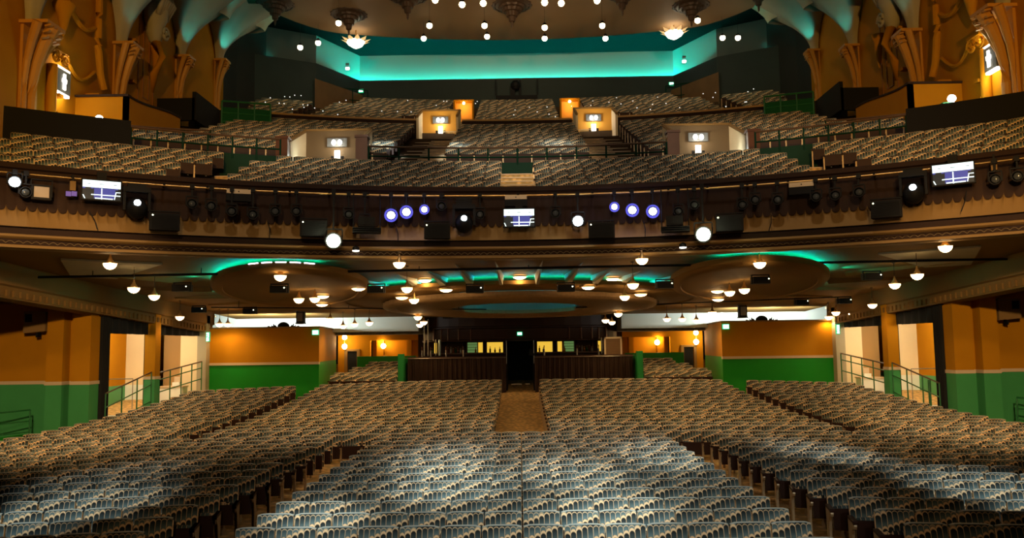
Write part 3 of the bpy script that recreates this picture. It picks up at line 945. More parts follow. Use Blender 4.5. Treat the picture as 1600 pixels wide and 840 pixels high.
struct(m.build('ceiling_upper', [M_PALE, mat('near_black_ceiling', (.006, .007, .007), .9, spec=.05)]))
m = MB()
m.tube([(xa, ya - .09, 18.62) for (xa, ya) in pts], .05, 6)
tag(m.build('led_strip', emis('teal_led_upper', (0, .95, .74), 210)), 'teal light strip along the ledge of the upper rear wall', 'light strip')
# main tan ceiling raft with curved rear edge
m = MB(); N = 40
poly = []
for i in range(N + 1):
    x = -11.6 + 23.2 * i / N
    poly.append((x, 43.2 - .016 * x * x - (max(0, abs(x) - 9) ** 2) * .25))
poly += [(12.5, 22), (-12.5, 22)]
m.prism(poly, 'z', 19.4, 19.75)
struct(m.build('ceiling_main', mat('tan_ceiling', (.24, .145, .065), .7, noise=.1, nscale=.5)))
for s in (-1, 1):
    m = MB()
    m.tube([(s * 11.2, 30, 19.86), (s * 11.2, 40.6, 19.86)], .05, 6)
    tag(m.build('led_strip', emis('teal_led_roof', (0, .95, .74), 10)), 'teal light bars on the %s edge of the main ceiling raft' % SIDE[s], 'light strip')

# ================================================================== THEATRE SEATS
SW = 0.51                                   # seat pitch across
def seat_parts(lod):
    """five part meshes of one tip-up seat facing -Y, origin on the floor under its middle; lists of (verts, faces, uv or None, material)"""
    out = {}
    nu, nv = ((7, 6), (5, 4))[lod]
    hw = .245
    VV = ([0, .2, .4, .6, .8, .984, 1], [0, .4, .75, .982, 1])[lod]
    # backrest: upholstered front, boarded back, rounded head
    vs = []; fs = []; uv = []
    def crown(u): return .022 * abs(u) ** 6
    for j in range(nv + 1):
        v = VV[j]
        for i in range(nu + 1):
            u = -1 + 2 * i / nu
            z = .36 + v * (.56 - crown(u))
            y = .02 + .10 * v - .045 * (1 - u ** 4) * (1 - (2 * v - 1) ** 4 * .9) + (.03 if j == nv else 0)
            vs.append((u * hw, y, z)); uv.append(((u + 1) * 3.5, z))
    w_ = nu + 1
    for j in range(nv):
        for i in range(nu): fs.append((j * w_ + i, j * w_ + i + 1, (j + 1) * w_ + i + 1, (j + 1) * w_ + i))
    nfront = len(fs); top_edge = [(nv - 1) * nu + i for i in range(nu)]  # paler strip along the head of the backrest
    base = len(vs)
    for j in range(nv + 1):
        v = VV[j]
        for i in range(nu + 1):
            u = -1 + 2 * i / nu
            z = .36 + v * (.555 - crown(u)); y = .075 + .10 * v
            vs.append((u * hw, y, z)); uv.append(((u + 1) * 3.5, z))
    for j in range(nv):
        for i in range(nu): fs.append((base + j * w_ + i, base + (j + 1) * w_ + i, base + (j + 1) * w_ + i + 1, base + j * w_ + i + 1))
    top = []
    for i in range(nu):
        top.append(len(fs)); a, b = nv * w_ + i, nv * w_ + i + 1
        fs.append((a, b, base + b, base + a)); fs.append((i + 1, i, base + i, base + i + 1))
    for j in range(nv):
        a, b = j * w_, (j + 1) * w_
        fs.append((b, a, base + a, base + b)); a += nu; b += nu; fs.append((a, b, base + b, base + a))
    out['backrest'] = (vs, fs, uv, 'fab', set(top) | set(top_edge))
    # tipped-up seat: upholstered cushion with a rolled front edge on top
    vs = []; fs = []; uv = []
    prof = [(-.055, .36), (-.055, .60), (-.07, .665), (-.11, .685), (-.15, .665), (-.158, .60), (-.15, .36)]
    if lod: prof = [(-.055, .36), (-.06, .66), (-.11, .685), (-.155, .64), (-.15, .36)]
    n = (7, 3)[lod]
    for i in range(n + 1):
        u = -1 + 2 * i / n
        for (y, z) in prof:
            vs.append((u * .22, y, z - .02 * abs(u) ** 4)); uv.append(((u + 1) * 3.5, z * .6 - y))
    k = len(prof)
    for i in range(n):
        for j in range(k - 1): fs.append((i * k + j, (i + 1) * k + j, (i + 1) * k + j + 1, i * k + j + 1))
    fs.append(tuple(range(k))); fs.append(tuple(n * k + j for j in range(k))[::-1])
    out['seat_cushion'] = (vs, fs, uv, 'fab')
    # dark board on the underside
    m = MB(); m.box(-.225, .225, -.185, -.15, .33, .645)
    if not lod: m.box(-.20, .20, -.195, -.185, .36, .62)
    out['seat_board'] = (m.v, m.f, None, 'wood')
    # standard with armrest (left side of the seat)
    m = MB()
    x0, x1 = -.275, -.235
    if lod:
        m.box(x0, x1, -.14, .10, 0, .62)
    else:
        m.prism([(-.20, 0), (.14, 0), (.14, .04), (.06, .10), (.07, .34), (.11, .62), (-.20, .62), (-.20, .56), (-.12, .50), (-.09, .30), (-.10, .10), (-.20, .05)], 'x', x0, x1)
        m.lathe([(.002, -.02), (.05, -.02), (.05, .02), (.002, .02)], (0, 0, 0), 8)
        kk = len(m.v) - 32
        for i in range(kk, len(m.v)):
            x, y, z = m.v[i]; m.v[i] = (x0 - .005 + (z + .02), y - .22, x + .58)
    out['standard'] = (m.v, m.f, None, 'iron')
    m = MB()
    if lod: m.box(-.285, -.225, -.24, .06, .62, .66)
    else: m.prism([(-.26, .60), (-.27, .63), (-.25, .655), (.06, .675), (.06, .635), (-.20, .62)], 'x', -.288, -.222)
    out['armrest'] = (m.v, m.f, None, 'wood')
    return out
PARTM = {'fab': M_FAB, 'wood': M_WOOD, 'iron': M_IRON}
def part_mesh(name, spec):
    vs, fs, uv, mk = spec[:4]
    me = bpy.data.meshes.new(name); me.from_pydata([tuple(v) for v in vs], [], fs)
    me.materials.append(PARTM[mk])
    if uv is not None:
        l = me.uv_layers.new(name='UVMap')
        for lp in me.loops: l.data[lp.index].uv = uv[lp.vertex_index]
        l2 = me.uv_layers.new(name='UVheight')
        for lp in me.loops: l2.data[lp.index].uv = (0, vs[lp.vertex_index][2])
        me.polygons.foreach_set('use_smooth', [True] * len(fs))
    if len(spec) > 4:
        me.materials.append(M_TOPEDGE)
        me.polygons.foreach_set('material_index', [1 if i in spec[4] else 0 for i in range(len(fs))])
        me.polygons.foreach_set('use_smooth', [True] * len(fs))
    me.update()
    return me
hi = seat_parts(0); lo = seat_parts(1)

# ---- seat positions (x, y, z, facing, block, row, column, last)
def sag(x):
    a = max(0, abs(x) - 3.75)
    return .12 * a + a * a / 90
def face(x):
    a = max(0, abs(x) - 3.75)
    t = (.12 + a / 45) if a > 0 else 0
    return math.atan(t) * (1 if x > 0 else -1)
SEATS = []
def put(x, y, z, rz, block, row, col, last=False): SEATS.append((x, y, z, rz, block, row, col, last))
def run(xa, xb, y, row, block, curve=True):
    """seats from xa towards xb (xa nearer the aisle)"""
    n = int(round(abs(xb - xa) / SW)); s = 1 if xb > xa else -1
    for i in range(n):
        x = xa + s * (i + .5) * SW
        yy = y - (sag(x) if curve else 0)
        put(x, yy, zf(yy), -face(x) if curve else 0, block, row, i, i == n - 1 if s > 0 else i == 0)
PITCH_R = .86
for r in range(-3, 14):
    y = 10.42 + PITCH_R * r
    if r == 13:
        run(-14.28, 14.28, y, r, 'cross row')
        continue
    hwid = 7 * SW if r < 11 else 7 * SW
    n0 = 7
    for i in range(14):
        x = (i - 6.5) * SW
        put(x, y, zf(y), 0, 'centre block', r, i, i == 13)
    run(-4.62, -4.62 - 19 * SW, y, r, 'left block'); run(4.62, 4.62 + 19 * SW, y, r, 'right block')
for r in range(17):
    y = 23.0 + PITCH_R * r
    na = 15
    if y < 36.6:
        run(-.80, -.80 - na * SW, y, r, 'rear left centre block', True); run(.80, .80 + na * SW, y, r, 'rear right centre block', True)
        if y < 36.0:
            run(-9.35, -9.35 - 8 * SW, y, r, 'rear left block', True); run(9.35, 9.35 + 8 * SW, y, r, 'rear right block', True)
for r in range(6):
    y = 37.9 + .8 * r
    run(-5.6, -5.6 - (6 - r // 2) * SW, y, r, 'left recess block', False); run(5.6, 5.6 + (6 - r // 2) * SW, y, r, 'right recess block', False)
# balcony tiers
BAL = []
def brow(R, z, gaps, lim):
    n = int(math.radians(50) * R / SW)
    for i in range(-n, n + 1):
        q = (i + .5) * SW / R
        x = R * math.sin(q); y = YC + R * math.cos(q)
        if abs(x) > lim: continue
        if any(a < x < b for a, b in gaps): continue
        put(x, y, z, -q, 'balcony', 0, i, False)
for k in range(5):
    R = 20.05 + .9 * k; z = 6.64 + .4 * k
    xo = 8.25 if k < 1 else 8.15 - .1 * k
    w_ = [1.55, 1.5, 1.75, 2.1, 2.5][k]
    brow(R, z, [(-.62, .62), (-xo - 1.2, -xo), (xo, xo + 1.2)] if k else [(-.62, .62), (-8.9, -7.7), (7.7, 8.9)], 13.9)
for j in range(10):
    R = 26.0 + .85 * j; z = 9.2 + .33 * j
    g = [(-4.5, -2.75), (2.75, 4.5)]
    if j < 4: g += [(-7.9, -5.4), (5.4, 7.9)]
    if j > 1: g += [(-13.0, -11.3), (11.3, 13.0)]
    lim = 12.6
    brow(R, z, g, lim)
for i in range(9):
    R = 36.0 + .9 * i; z = 13.1 + .384 * i
    g = [(-3.65, -1.95), (1.95, 3.65), (-10.6, -9.6), (9.6, 10.6)]
    if i < 2: g += [(-5.5, -3.4), (3.4, 5.5)]
    brow(R, z, g, 12.3 + .2 * min(i, 4) if i < 6 else 8.8)

# ---- the 300 that show largest are things of their own; the rest is one mass
scored = []
for s_ in SEATS:
    px, py, d = proj(s_[0], s_[1], s_[2] + .85)
    if d < 1 or px < -300 or px > 1900 or py > 960: continue
    scored.append((d, s_))
scored.sort(key=lambda t: t[0])
near = [s_ for d, s_ in scored if proj(s_[0], s_[1], s_[2] + .86)[1] < 852 and -30 < proj(s_[0], s_[1], s_[2] + .8)[0] < 1630][:300]
nearset = set(id(s_) for s_ in near)
rest = [s_ for d, s_ in scored if id(s_) not in nearset]
meshes = {k_: part_mesh('theatre_' + k_, hi[k_]) for k_ in hi}
rows_in = sorted(set((s_[4], s_[5]) for s_ in near), key=lambda t: t[1])
rank = {}
for blk in ('centre block', 'left block', 'right block', 'cross row'):
    rr = sorted(set(s_[5] for s_ in near if s_[4] == blk))
    for i, r in enumerate(rr): rank[(blk, r)] = i
colrank = {}
for key in rank:
    cc = sorted(set(s_[6] for s_ in near if (s_[4], s_[5]) == key))
    for i, c_ in enumerate(cc): colrank[(key, c_)] = i
first = None
for s_ in near:
    x, y, z, rz, blk, r, c_, last = s_
    key = (blk, r)
    where = {'centre block': 'from the left end of the centre block', 'left block': 'from the aisle in the left block',
             'right block': 'from the aisle in the right block', 'cross row': 'of the cross row'}[blk]
    lab = 'scallop-patterned seat, %s %s, %s row up' % (ORD[min(colrank[(key, c_)], 35)], where, ORD[rank[key]])
    if first is None:
        t = thing('theatre_seat', (x, y, z), lab, 'seat', 'patterned seats nearest the stage', rz)
        for k_ in hi:
            o = bpy.data.objects.new(k_, meshes[k_]); COL.objects.link(o); o.parent = t
        first = t
    else:
        t = copy_tree(first, (x, y, z), rz, lab)
    if last or (blk == 'left block' and c_ == 0):
        for k_ in ('standard', 'armrest'):
            o = bpy.data.objects.new(k_, meshes[k_]); COL.objects.link(o); o.parent = t; o.location = (SW, 0, 0)

# one mesh for all other seats
def mass(name, seats):
    V = []; Fc = []; UVs = []; MI = []; SM = []
    tv = []; tf = []; tuv = []; tm = []; off = 0
    for k_ in ('backrest', 'seat_cushion', 'seat_board', 'standard', 'armrest'):
        vs, fs, uv, mk = lo[k_][:4]; tops = lo[k_][4] if len(lo[k_]) > 4 else ()
        tv += vs; tuv += uv if uv is not None else [(0, 0)] * len(vs)
        tf += [tuple(i + off for i in f) for f in fs]; tm += [3 if i in tops else {'fab': 0, 'wood': 1, 'iron': 2}[mk] for i in range(len(fs))]
        off += len(vs)
    tv = np.array(tv, float); tuv = np.array(tuv, float)
    nv = len(tv)
    lens = np.array([len(f) for f in tf]); flat = np.array([i for f in tf for i in f])
    ns = len(seats)
    co = np.empty((ns, nv, 3)); uvv = np.empty((ns, nv, 2))
    for i, s_ in enumerate(seats):
        c, s = math.cos(s_[3]), math.sin(s_[3])
        co[i, :, 0] = tv[:, 0] * c - tv[:, 1] * s + s_[0]
        co[i, :, 1] = tv[:, 0] * s + tv[:, 1] * c + s_[1]
        co[i, :, 2] = tv[:, 2] + s_[2]
        uvv[i] = tuv + np.array([7 * (i % 5), rng.random() * 3])
    me = bpy.data.meshes.new(name)
    me.vertices.add(ns * nv); me.vertices.foreach_set('co', co.reshape(-1))
    allv = (flat[None, :] + (np.arange(ns) * nv)[:, None]).reshape(-1)
    me.loops.add(len(allv)); me.loops.foreach_set('vertex_index', allv.astype(np.int32))
    ll = np.tile(lens, ns); st = np.concatenate([[0], np.cumsum(ll)[:-1]])
    me.polygons.add(len(ll))
    me.polygons.foreach_set('loop_start', st.astype(np.int32))
    try: me.polygons.foreach_set('loop_total', ll.astype(np.int32))
    except Exception: pass
    me.polygons.foreach_set('material_index', np.tile(np.array(tm, np.int32), ns))
    me.polygons.foreach_set('use_smooth', np.tile(np.array([t == 0 for t in tm]), ns))
    for k_ in ('fab', 'wood', 'iron'): me.materials.append(PARTM[k_])
    me.materials.append(M_TOPEDGE)
    l = me.uv_layers.new(name='UVMap')
    l.data.foreach_set('uv', uvv.reshape(-1, 2)[allv].reshape(-1))
    l2 = me.uv_layers.new(name='UVheight')
    hz = np.stack([np.zeros(nv), tv[:, 2]], 1)
    l2.data.foreach_set('uv', np.tile(hz[flat], (ns, 1)).reshape(-1))
    me.update(calc_edges=True); me.validate()
    o = bpy.data.objects.new(name, me); COL.objects.link(o)
    return o
o = mass('theatre_seating', rest)
tag(o, 'all the further patterned seats in the rear stalls and on the balcony', 'seats', kind='stuff')
# seat number plates on the upper rows, their glints painted as emission
mb = MB()
for i in range(60):
    k_ = random.randrange(0, 8); R = 36.0 + .9 * k_ - .12; q = math.radians(random.uniform(-19, 19))
    p = (R * math.sin(q), YC + R * math.cos(q), 13.1 + .384 * k_ + .86)
    mb.ball(p, .03, 6)
tag(mb.build('number_plates', M_DOTW), 'tiny bright number plates on the upper balcony rows', 'plates', kind='stuff')

# ================================================================== THINGS
def nth(n, total):
    return ORD[n] if n < len(ORD) else ORD[-1]
# ---- hanging bowl lamps and flush lamps under the balcony
PEND = [(172, 411), (209, 449), (241, 461), (281, 494), (313, 507), (343, 505), (356, 505), (438, 430), (467, 466), (492, 465), (516, 497), (536, 508), (554, 505), (577, 503),
        (624, 410), (636, 449), (647, 467), (653, 494), (656, 506), (662, 502), (946, 499), (956, 502), (966, 489), (976, 462), (989, 443), (1003, 404), (1042, 497), (1066, 497), (1088, 499),
        (1113, 487), (1140, 455), (1163, 451), (1187, 410), (1295, 494), (1306, 487), (1332, 489), (1363, 475), (1398, 443), (1433, 428), (1477, 384)]
FLUSH = [(504, 462), (503, 475), (560, 450), (628, 464), (664, 437), (697, 452), (812, 432), (919, 448), (957, 435), (1001, 459), (1070, 441), (1121, 454), (1122, 467)]
# one lamp: hub at the origin, bowl below, chain above
def pend_meshes():
    b = MB(); b.lathe([(.005, -.155), (.06, -.145), (.115, -.105), (.150, -.05), (.158, .0), (.150, .0), (.005, -.01)], (0, 0, 0), 20)
    r = MB(); r.lathe([(.150, -.012), (.172, -.012), (.172, .012), (.150, .012), (.150, -.012)], (0, 0, 0), 20)
    c = MB(); c.lathe([(.10, .012), (.09, .04), (.05, .10), (.025, .17), (.018, .22), (.002, .22)], (0, 0, 0), 14)
    return b, r, c
pb, pr, pc = pend_meshes()
proto_b = pb.build('bowl', M_BOWL, smooth=True); proto_r = pr.build('rim', M_BRASS); proto_c = pc.build('cap', M_BRASS, smooth=True)
BROWN = mat('brown_chain', (.06, .035, .02), .5)
for i, (px, py) in enumerate(PEND):
    for drop in (.62, .45, .34, .26, .2):
        p = onf(px, py, lambda x, y: zs(x, y) - drop, 14, 60)
        if p.y > YC + math.sqrt(max(0, R0 * R0 - p.x * p.x)) + .35: break
    if p.y > 43: p = at(px, py, 41.0 + (i % 3) * .4)
    t = thing('pendant_lamp', p, 'lit glass bowl lamp under the balcony, %s from the left among the hanging bowls' % nth(i, 40), 'lamp', 'hanging bowl lamps under the balcony')
    for pm in (proto_b, proto_r, proto_c):
        o = pm if i == 0 else pm.copy()
        if i: COL.objects.link(o)
        o.parent = t
    top = max(.3, zs(p.x, p.y) - p.z)
    ch = MB(); ch.tube([(0, 0, .2), (0, 0, top)], .009, 5); ch.tube([(0, 0, top - .03), (0, 0, top)], .05, 8)
    ch.build('chain', BROWN, t)
    light('lamp_light', 'SPOT', (0, 0, -.20), 44, WARM, size=.10, spot=165, blend=.4, parent=t)
fb = MB(); fb.lathe([(.005, -.09), (.10, -.08), (.18, -.045), (.21, .0), (.005, 0)], (0, 0, 0), 20)
proto_fb = fb.build('glass', M_FLUSH, smooth=True)
fr = MB(); fr.lathe([(.20, -.012), (.245, -.012), (.245, .03), (.20, .03), (.20, -.012)], (0, 0, 0), 20)
proto_fr = fr.build('rim', M_BRASS)
for i, (px, py) in enumerate(FLUSH):
    dr = .05 if py < 445 else .34 if py < 458 else .40
    p = onf(px, py, lambda x, y: zs(x, y) - dr, 16, 60)
    t = thing('ceiling_lamp', p, 'flat lit ceiling lamp under the balcony, %s from the left among the flat ones' % nth(i, 13), 'lamp', 'flat ceiling lamps under the balcony')
    for pm in (proto_fb, proto_fr):
        o = pm if i == 0 else pm.copy()
        if i: COL.objects.link(o)
        o.parent = t
    light('lamp_light', 'POINT', (0, 0, -.16), 15, WARM, size=.1, parent=t)

# ---- wall lamps in the rear recesses
for s in (-1, 1):
    for j, (x, y, z) in enumerate(((s * 7.25, 44.35, 3.62), (s * 9.15, 43.6, 3.62))):
        t = thing('wall_lamp', (x, y, z), ('bulb lamp over its modelled reflection in the middle of the %s orange recess' if j == 0 else 'bulb lamp over its modelled reflection at the outer corner of the %s orange recess') % SIDE[s], 'lamp', 'recess lamps')
        b = MB(); b.ball((0, -.12, .05), .13, 12); b.build('bulb', M_BULB, t, smooth=True)
        b = MB(); b.ball((0, -.12, -.42), .14, 12); b.build('bulb', M_BULB, t, smooth=True)  # lower ball is the reflection of the upper bulb, modelled as glowing
        b = MB(); b.tube([(0, .2, .2), (0, -.12, .2), (0, -.12, -.3)], .025, 6); b.rbox((0, -.02, .22), .6, .2, .04); b.build('bracket', M_BRASS, t)
        light('lamp_light', 'POINT', (0, -.34, -.2), 60 if j == 0 else 30, (1, .62, .22), size=.12, parent=t)

# ---- hanging pipes with black speaker boxes under the balcony
def pipe_bar(name, A, B, r, hang, label):
    t = thing(name, A, label, 'bar')
    A, B = Vector(A), Vector(B); L = B - A
    m = MB(); m.tube([(0, 0, 0), tuple(L)], r, 8); m.build('pipe', M_BLACKM, t)
    n = hang
    for i in range(n):
        p = L * ((i + .5) / n); z = zs(0, (A + p).y) - (A + p).z
        h = MB(); h.tube([tuple(p), (p.x, p.y, z)], .012, 5); h.build('hanger', M_BLACKM, t)
pa = at(60, 433, 23.2); pb_ = at(1599, 404, 23.2)
pipe_bar('lighting_bar', pa, pb_, .035, 9, 'long black pipe hung across the front of the balcony underside')
qa = at(330, 480, 31.5); qb = at(760, 483, 31.5)
pipe_bar('lighting_bar', qa, qb, .022, 5, 'thin black pipe hung behind the left oval disc')
qa2 = at(900, 480, 31.5); qb2 = at(1330, 463, 31.5)
pipe_bar('lighting_bar', qa2, qb2, .022, 5, 'thin black pipe hung behind the right oval disc')
def speaker_box(px, py, Y, w_, h_, label, dot=True, d_=.35, lean=0, group='small black loudspeakers under the balcony'):
    p = at(px, py, Y)
    t = thing('loudspeaker', p, label, 'loudspeaker', group)
    m = MB(); m.box(-w_ / 2, w_ / 2, -d_ / 2, d_ / 2, -h_ / 2, h_ / 2, 0)
    m.build('cabinet', M_BLACKM, t)
    g = MB(); g.box(-w_ / 2 + .03, w_ / 2 - .03, -d_ / 2 - .012, -d_ / 2, -h_ / 2 + .03, h_ / 2 - .03)
    for i in range(9): g.box(-w_ / 2 + .03, w_ / 2 - .03, -d_ / 2 - .02, -d_ / 2 - .012, -h_ / 2 + .04 + i * (h_ - .08) / 9, -h_ / 2 + .05 + i * (h_ - .08) / 9)
    g.build('grille', M_BLACK, t)
    b = MB(); b.box(-w_ / 2 - .02, -w_ / 2, -.04, .04, -h_ / 2, h_ / 2 + .06); b.box(w_ / 2, w_ / 2 + .02, -.04, .04, -h_ / 2, h_ / 2 + .06); b.box(-w_ / 2 - .02, w_ / 2 + .02, -.04, .04, h_ / 2 + .04, h_ / 2 + .07)
    b.build('yoke', M_BLACKM, t)
    if dot:
        e = MB(); e.ball((dot * (w_ / 2 - .05), -d_ / 2 - .02, h_ / 2 - .06), .018, 6); e.build('indicator_light', M_DOT, t)
    return t
for i, (px, py) in enumerate([(285, 450), (437, 452), (588, 452), (742, 452), (884, 450), (1038, 445), (1188, 438), (1362, 432)]):
    speaker_box(px, py, 23.25, .46, .19, 'small black loudspeaker under the long pipe, %s from the left' % ORD[i], 1)
for i, (px, py) in enumerate([(311, 484), (391, 486), (1252, 472), (1319, 470), (700, 494), (874, 493)]):
    nm = ['left of the left oval disc', 'behind the left oval disc', 'behind the right oval disc', 'right of the right oval disc', 'on the bar canopy, left one', 'on the bar canopy, right one'][i]
    speaker_box(px, py, 31.6 if i < 4 else 39.8, .46, .2, 'small black loudspeaker hung ' + nm, 1 if i < 4 else 0)

# ---- grey wedge speakers and carved cresting on the rear wall ledges
for s in (-1, 1):
    p = at(470 if s < 0 else 1160, 500 if s < 0 else 488, 36.8)
    t = thing('ledge_speaker', (p.x, p.y, 4.50), 'grey fronted loudspeaker in a black case hung over the %s rear wall ledge' % SIDE[s], 'loudspeaker')
    m = MB(); m.box(-.17, .17, -.16, .16, -.25, .25); m.build('cabinet', M_BLACKM, t)
    m = MB(); m.box(-.12, .12, -.18, -.16, -.18, .2); m.build('grille', M_GREY, t)
    m = MB(); m.box(-.2, .2, -.18, .18, -.29, -.25); m.tube([(-.16, 0, .25), (-.16, 0, .29)], .015, 5); m.tube([(.16, 0, .25), (.16, 0, .29)], .015, 5); m.build('bracket', M_BLACKM, t)
    q = at(443 if s < 0 else 1190, 507 if s < 0 else 497, 37.0)
    t = thing('cresting', (q.x, q.y, 4.09), 'dark carved cresting with a rounded middle on the %s rear wall ledge' % SIDE[s], 'ornament')
    m = MB(); m.lathe([(.27, 0), (.27, .06), (.22, .14), (.13, .20), (.01, .22)], (0, 0, 0), 16, sy=.5); m.build('dome', M_BLACK, t, smooth=True)
    for k_, e in enumerate((-1, 1)):
        m = MB()
        for (dx, h, l) in ((.34, .12, .04), (.40, .18, .07), (.47, .10, .1), (.56, .05, .1), (.66, .07, .03)):
            m.add([(e * (dx - .05), -.03, 0), (e * (dx + .05), -.03, 0), (e * (dx + l), 0, h), (e * (dx - .05), .03, 0), (e * (dx + .05), .03, 0)], [(0, 1, 2), (3, 4, 2), (0, 3, 2), (1, 4, 2), (0, 1, 4, 3)])
        m.build('leaf_spray', M_BLACK, t)

# ---- exit signs
def exit_sign(px, py, Y, w_, h_, label):
    p = at(px, py, Y)
    t = thing('exit_sign', p, label, 'sign', 'lit exit signs')
    m = MB(); m.box(-w_ / 2 - .03, w_ / 2 + .03, -.03, .05, -h_ / 2 - .03, h_ / 2 + .03); m.build('case', M_EXITG, t)
    m = MB(); m.box(-w_ / 2, w_ / 2, -.05, -.03, -h_ / 2, h_ / 2); m.build('lit_panel', M_EXIT, t)
    m = MB()                                   # running figure
    a = h_ * .5
    m.box(-.02 - a * .12, -.02 + a * .12, -.056, -.05, a * .45, a * .7); m.obox((-.02, -.053, a * .1), (a * .10, 0, a * .02), (0, .003, 0), (a * .05, 0, a * .3))
    m.obox((-.06, -.053, -a * .4), (a * .06, 0, 0), (0, .003, 0), (-a * .12, 0, a * .25)); m.obox((.03, -.053, -a * .4), (a * .06, 0, 0), (0, .003, 0), (a * .12, 0, a * .25))
    m.build('running_figure', M_EXITG, t)
exit_sign(812, 521, 40.2, .20, .12, 'lit exit sign over the dark centre doorway')
exit_sign(493, 519, 36.3, .24, .17, 'lit exit sign at the corner of the left rear orange wall')
exit_sign(1134, 510, 36.3, .24, .17, 'lit exit sign at the corner of the right rear orange wall')
exit_sign(564, 142, 47.0, .22, .14, 'small lit exit sign left of the upper rear wall')
exit_sign(1049, 131, 47.0, .22, .14, 'small lit exit sign right of the upper rear wall')
exit_sign(325, 526, 35.9, .10, .36, 'narrow lit exit sign on the post ending the left side openings')
exit_sign(1309, 514, 35.9, .10, .36, 'narrow lit exit sign on the post ending the right side openings')
# emergency spot lamps
for s, px, py in ((-1, 155, 186), (1, 1487, 154)):
    p = at(px, py, 24.6)
    t = thing('emergency_lamp', p, 'bright white emergency lamp over a green panel by the %s side box' % SIDE[s], 'lamp')
    m = MB(); m.ball((0, 0, 0), .12, 12); m.build('bulb', M_COOLE, t, smooth=True)
    m = MB(); m.box(-.3, .3, -.05, .3, -.25, -.12); m.build('case', mat('bright_green_paint', (.008, .22, .045), .45), t)
    light('lamp_light', 'POINT', (0, -.2, .02), 18, (.85, 1, .9), size=.08, parent=t)
for s, px, py in ((-1, 143, 108), (1, 1378, 100)): pass
t = thing('emergency_lamp', at(543, 107, 46), 'pair of small white lamps high on the left upper panel', 'lamp')
for (i, z) in ((0, 0), (1, .25)):
    m = MB(); m.box(-.1, .1, -.05, .05, z - .06, z + .06); m.build('lens', M_SIGN if i == 0 else M_GREY, t)
t = thing('emergency_lamp', at(1069, 96, 46), 'pair of small white lamps high on the right upper panel', 'lamp')
for (i, z) in ((0, 0), (1, .25)):
    m = MB(); m.box(-.1, .1, -.05, .05, z - .06, z + .06); m.build('lens', M_SIGN if i == 0 else M_GREY, t)

# ---- black curtains in the side openings
def curtain(s, y0, y1, label):
    t = thing('curtain', (s * 13.95, y0, 0), label, 'curtain', 'black curtains in the side openings')
    L = y1 - y0
    m = MB(); N = 40                          # drawn leg at the near jamb
    vs = []; fs = []
    for i in range(N + 1):
        u = i / N; x = -s * (.10 * math.sin(u * 28)) ; y = u * .5
        for z in (.0, 4.35): vs.append((s * .0 + x, y, z))
    for i in range(N): fs.append((2 * i, 2 * i + 1, 2 * i + 3, 2 * i + 2))
    m.add(vs, fs)
    vs = [(x_ + s * .28, y_, z_) for x_, y_, z_ in vs]; m.add(vs, fs)
    m.box(min(s * .1, s * .3), max(s * .1, s * .3), 0, .5, 0, 4.35)
    m.build('drawn_leg', M_BLACK, t, smooth=True)
    m = MB(); vs = []; fs = []
    for i in range(N + 1):
        u = i / N; x = .05 * math.sin(u * 40)
        for z in (3.72, 4.28): vs.append((x, u * L, z - .0 * u))
    for i in range(N): fs.append((2 * i, 2 * i + 1, 2 * i + 3, 2 * i + 2))
    m.add(vs, fs); vs = [(x_ + s * .2, y_, z_) for x_, y_, z_ in vs]; m.add(vs, fs)
    m.build('valance', M_BLACK, t, smooth=True)
    m = MB(); m.tube([(0, -.1, 4.30), (0, L + .1, 4.30)], .03, 8); m.build('rail', M_BLACKM, t)
curtain(-1, 27.62, 31.1, 'black curtain and valance in the left opening nearest the stage')
curtain(-1, 31.62, 36.1, 'black curtain and valance in the left opening by the rear wall')
curtain(1, 27.62, 31.1, 'black curtain and valance in the right opening nearest the stage')
curtain(1, 31.62, 36.1, 'black curtain and valance in the right opening by the rear wall')

# ---- green railings
def railing(name, pts, h, label, nposts, rails=(1.0, .62, .28), mtop=None, mbar=None, r=.028, panel=None, group=None):
    pts = [Vector(p) for p in pts]
    t = thing(name, pts[0], label, 'railing', group)
    o0 = pts[0]
    for i, f_ in enumerate(rails):
        m = MB(); m.tube([tuple(p - o0 + Vector((0, 0, h * f_))) for p in pts], r if i == 0 else r * .8, 8)
        m.build('handrail' if i == 0 else 'rail', (mtop or mbar) if i == 0 else mbar, t)
    L = [0]
    for a, b in zip(pts, pts[1:]): L.append(L[-1] + (b - a).length)
    for k_ in range(nposts):
        d = L[-1] * k_ / max(1, nposts - 1)
        for i in range(len(pts) - 1):
            if d <= L[i + 1] + 1e-6:
                p = pts[i].lerp(pts[i + 1], (d - L[i]) / max(1e-6, L[i + 1] - L[i])) - o0; break
        m = MB(); m.tube([(p.x, p.y, p.z), (p.x, p.y, p.z + h)], r * .9, 8); m.build('post', mbar, t)
    if panel:
        m = MB()
        for i in range(len(pts) - 1):
            a, b = pts[i] - o0, pts[i + 1] - o0
            m.add([(a.x, a.y, a.z + panel[0]), (b.x, b.y, b.z + panel[0]), (b.x, b.y, b.z + panel[1]), (a.x, a.y, a.z + panel[1])], [(0, 1, 2, 3)])
            off = Vector((.03, .03, 0))
            m.add([(a.x + .04, a.y + .04, a.z + panel[0]), (b.x + .04, b.y + .04, b.z + panel[0]), (b.x + .04, b.y + .04, b.z + panel[1]), (a.x + .04, a.y + .04, a.z + panel[1])], [(0, 1, 2, 3)])
        m.build('panel', panel[2], t)
    return t
M_RAILG = mat('rail_green', (.006, .12, .03), .4)
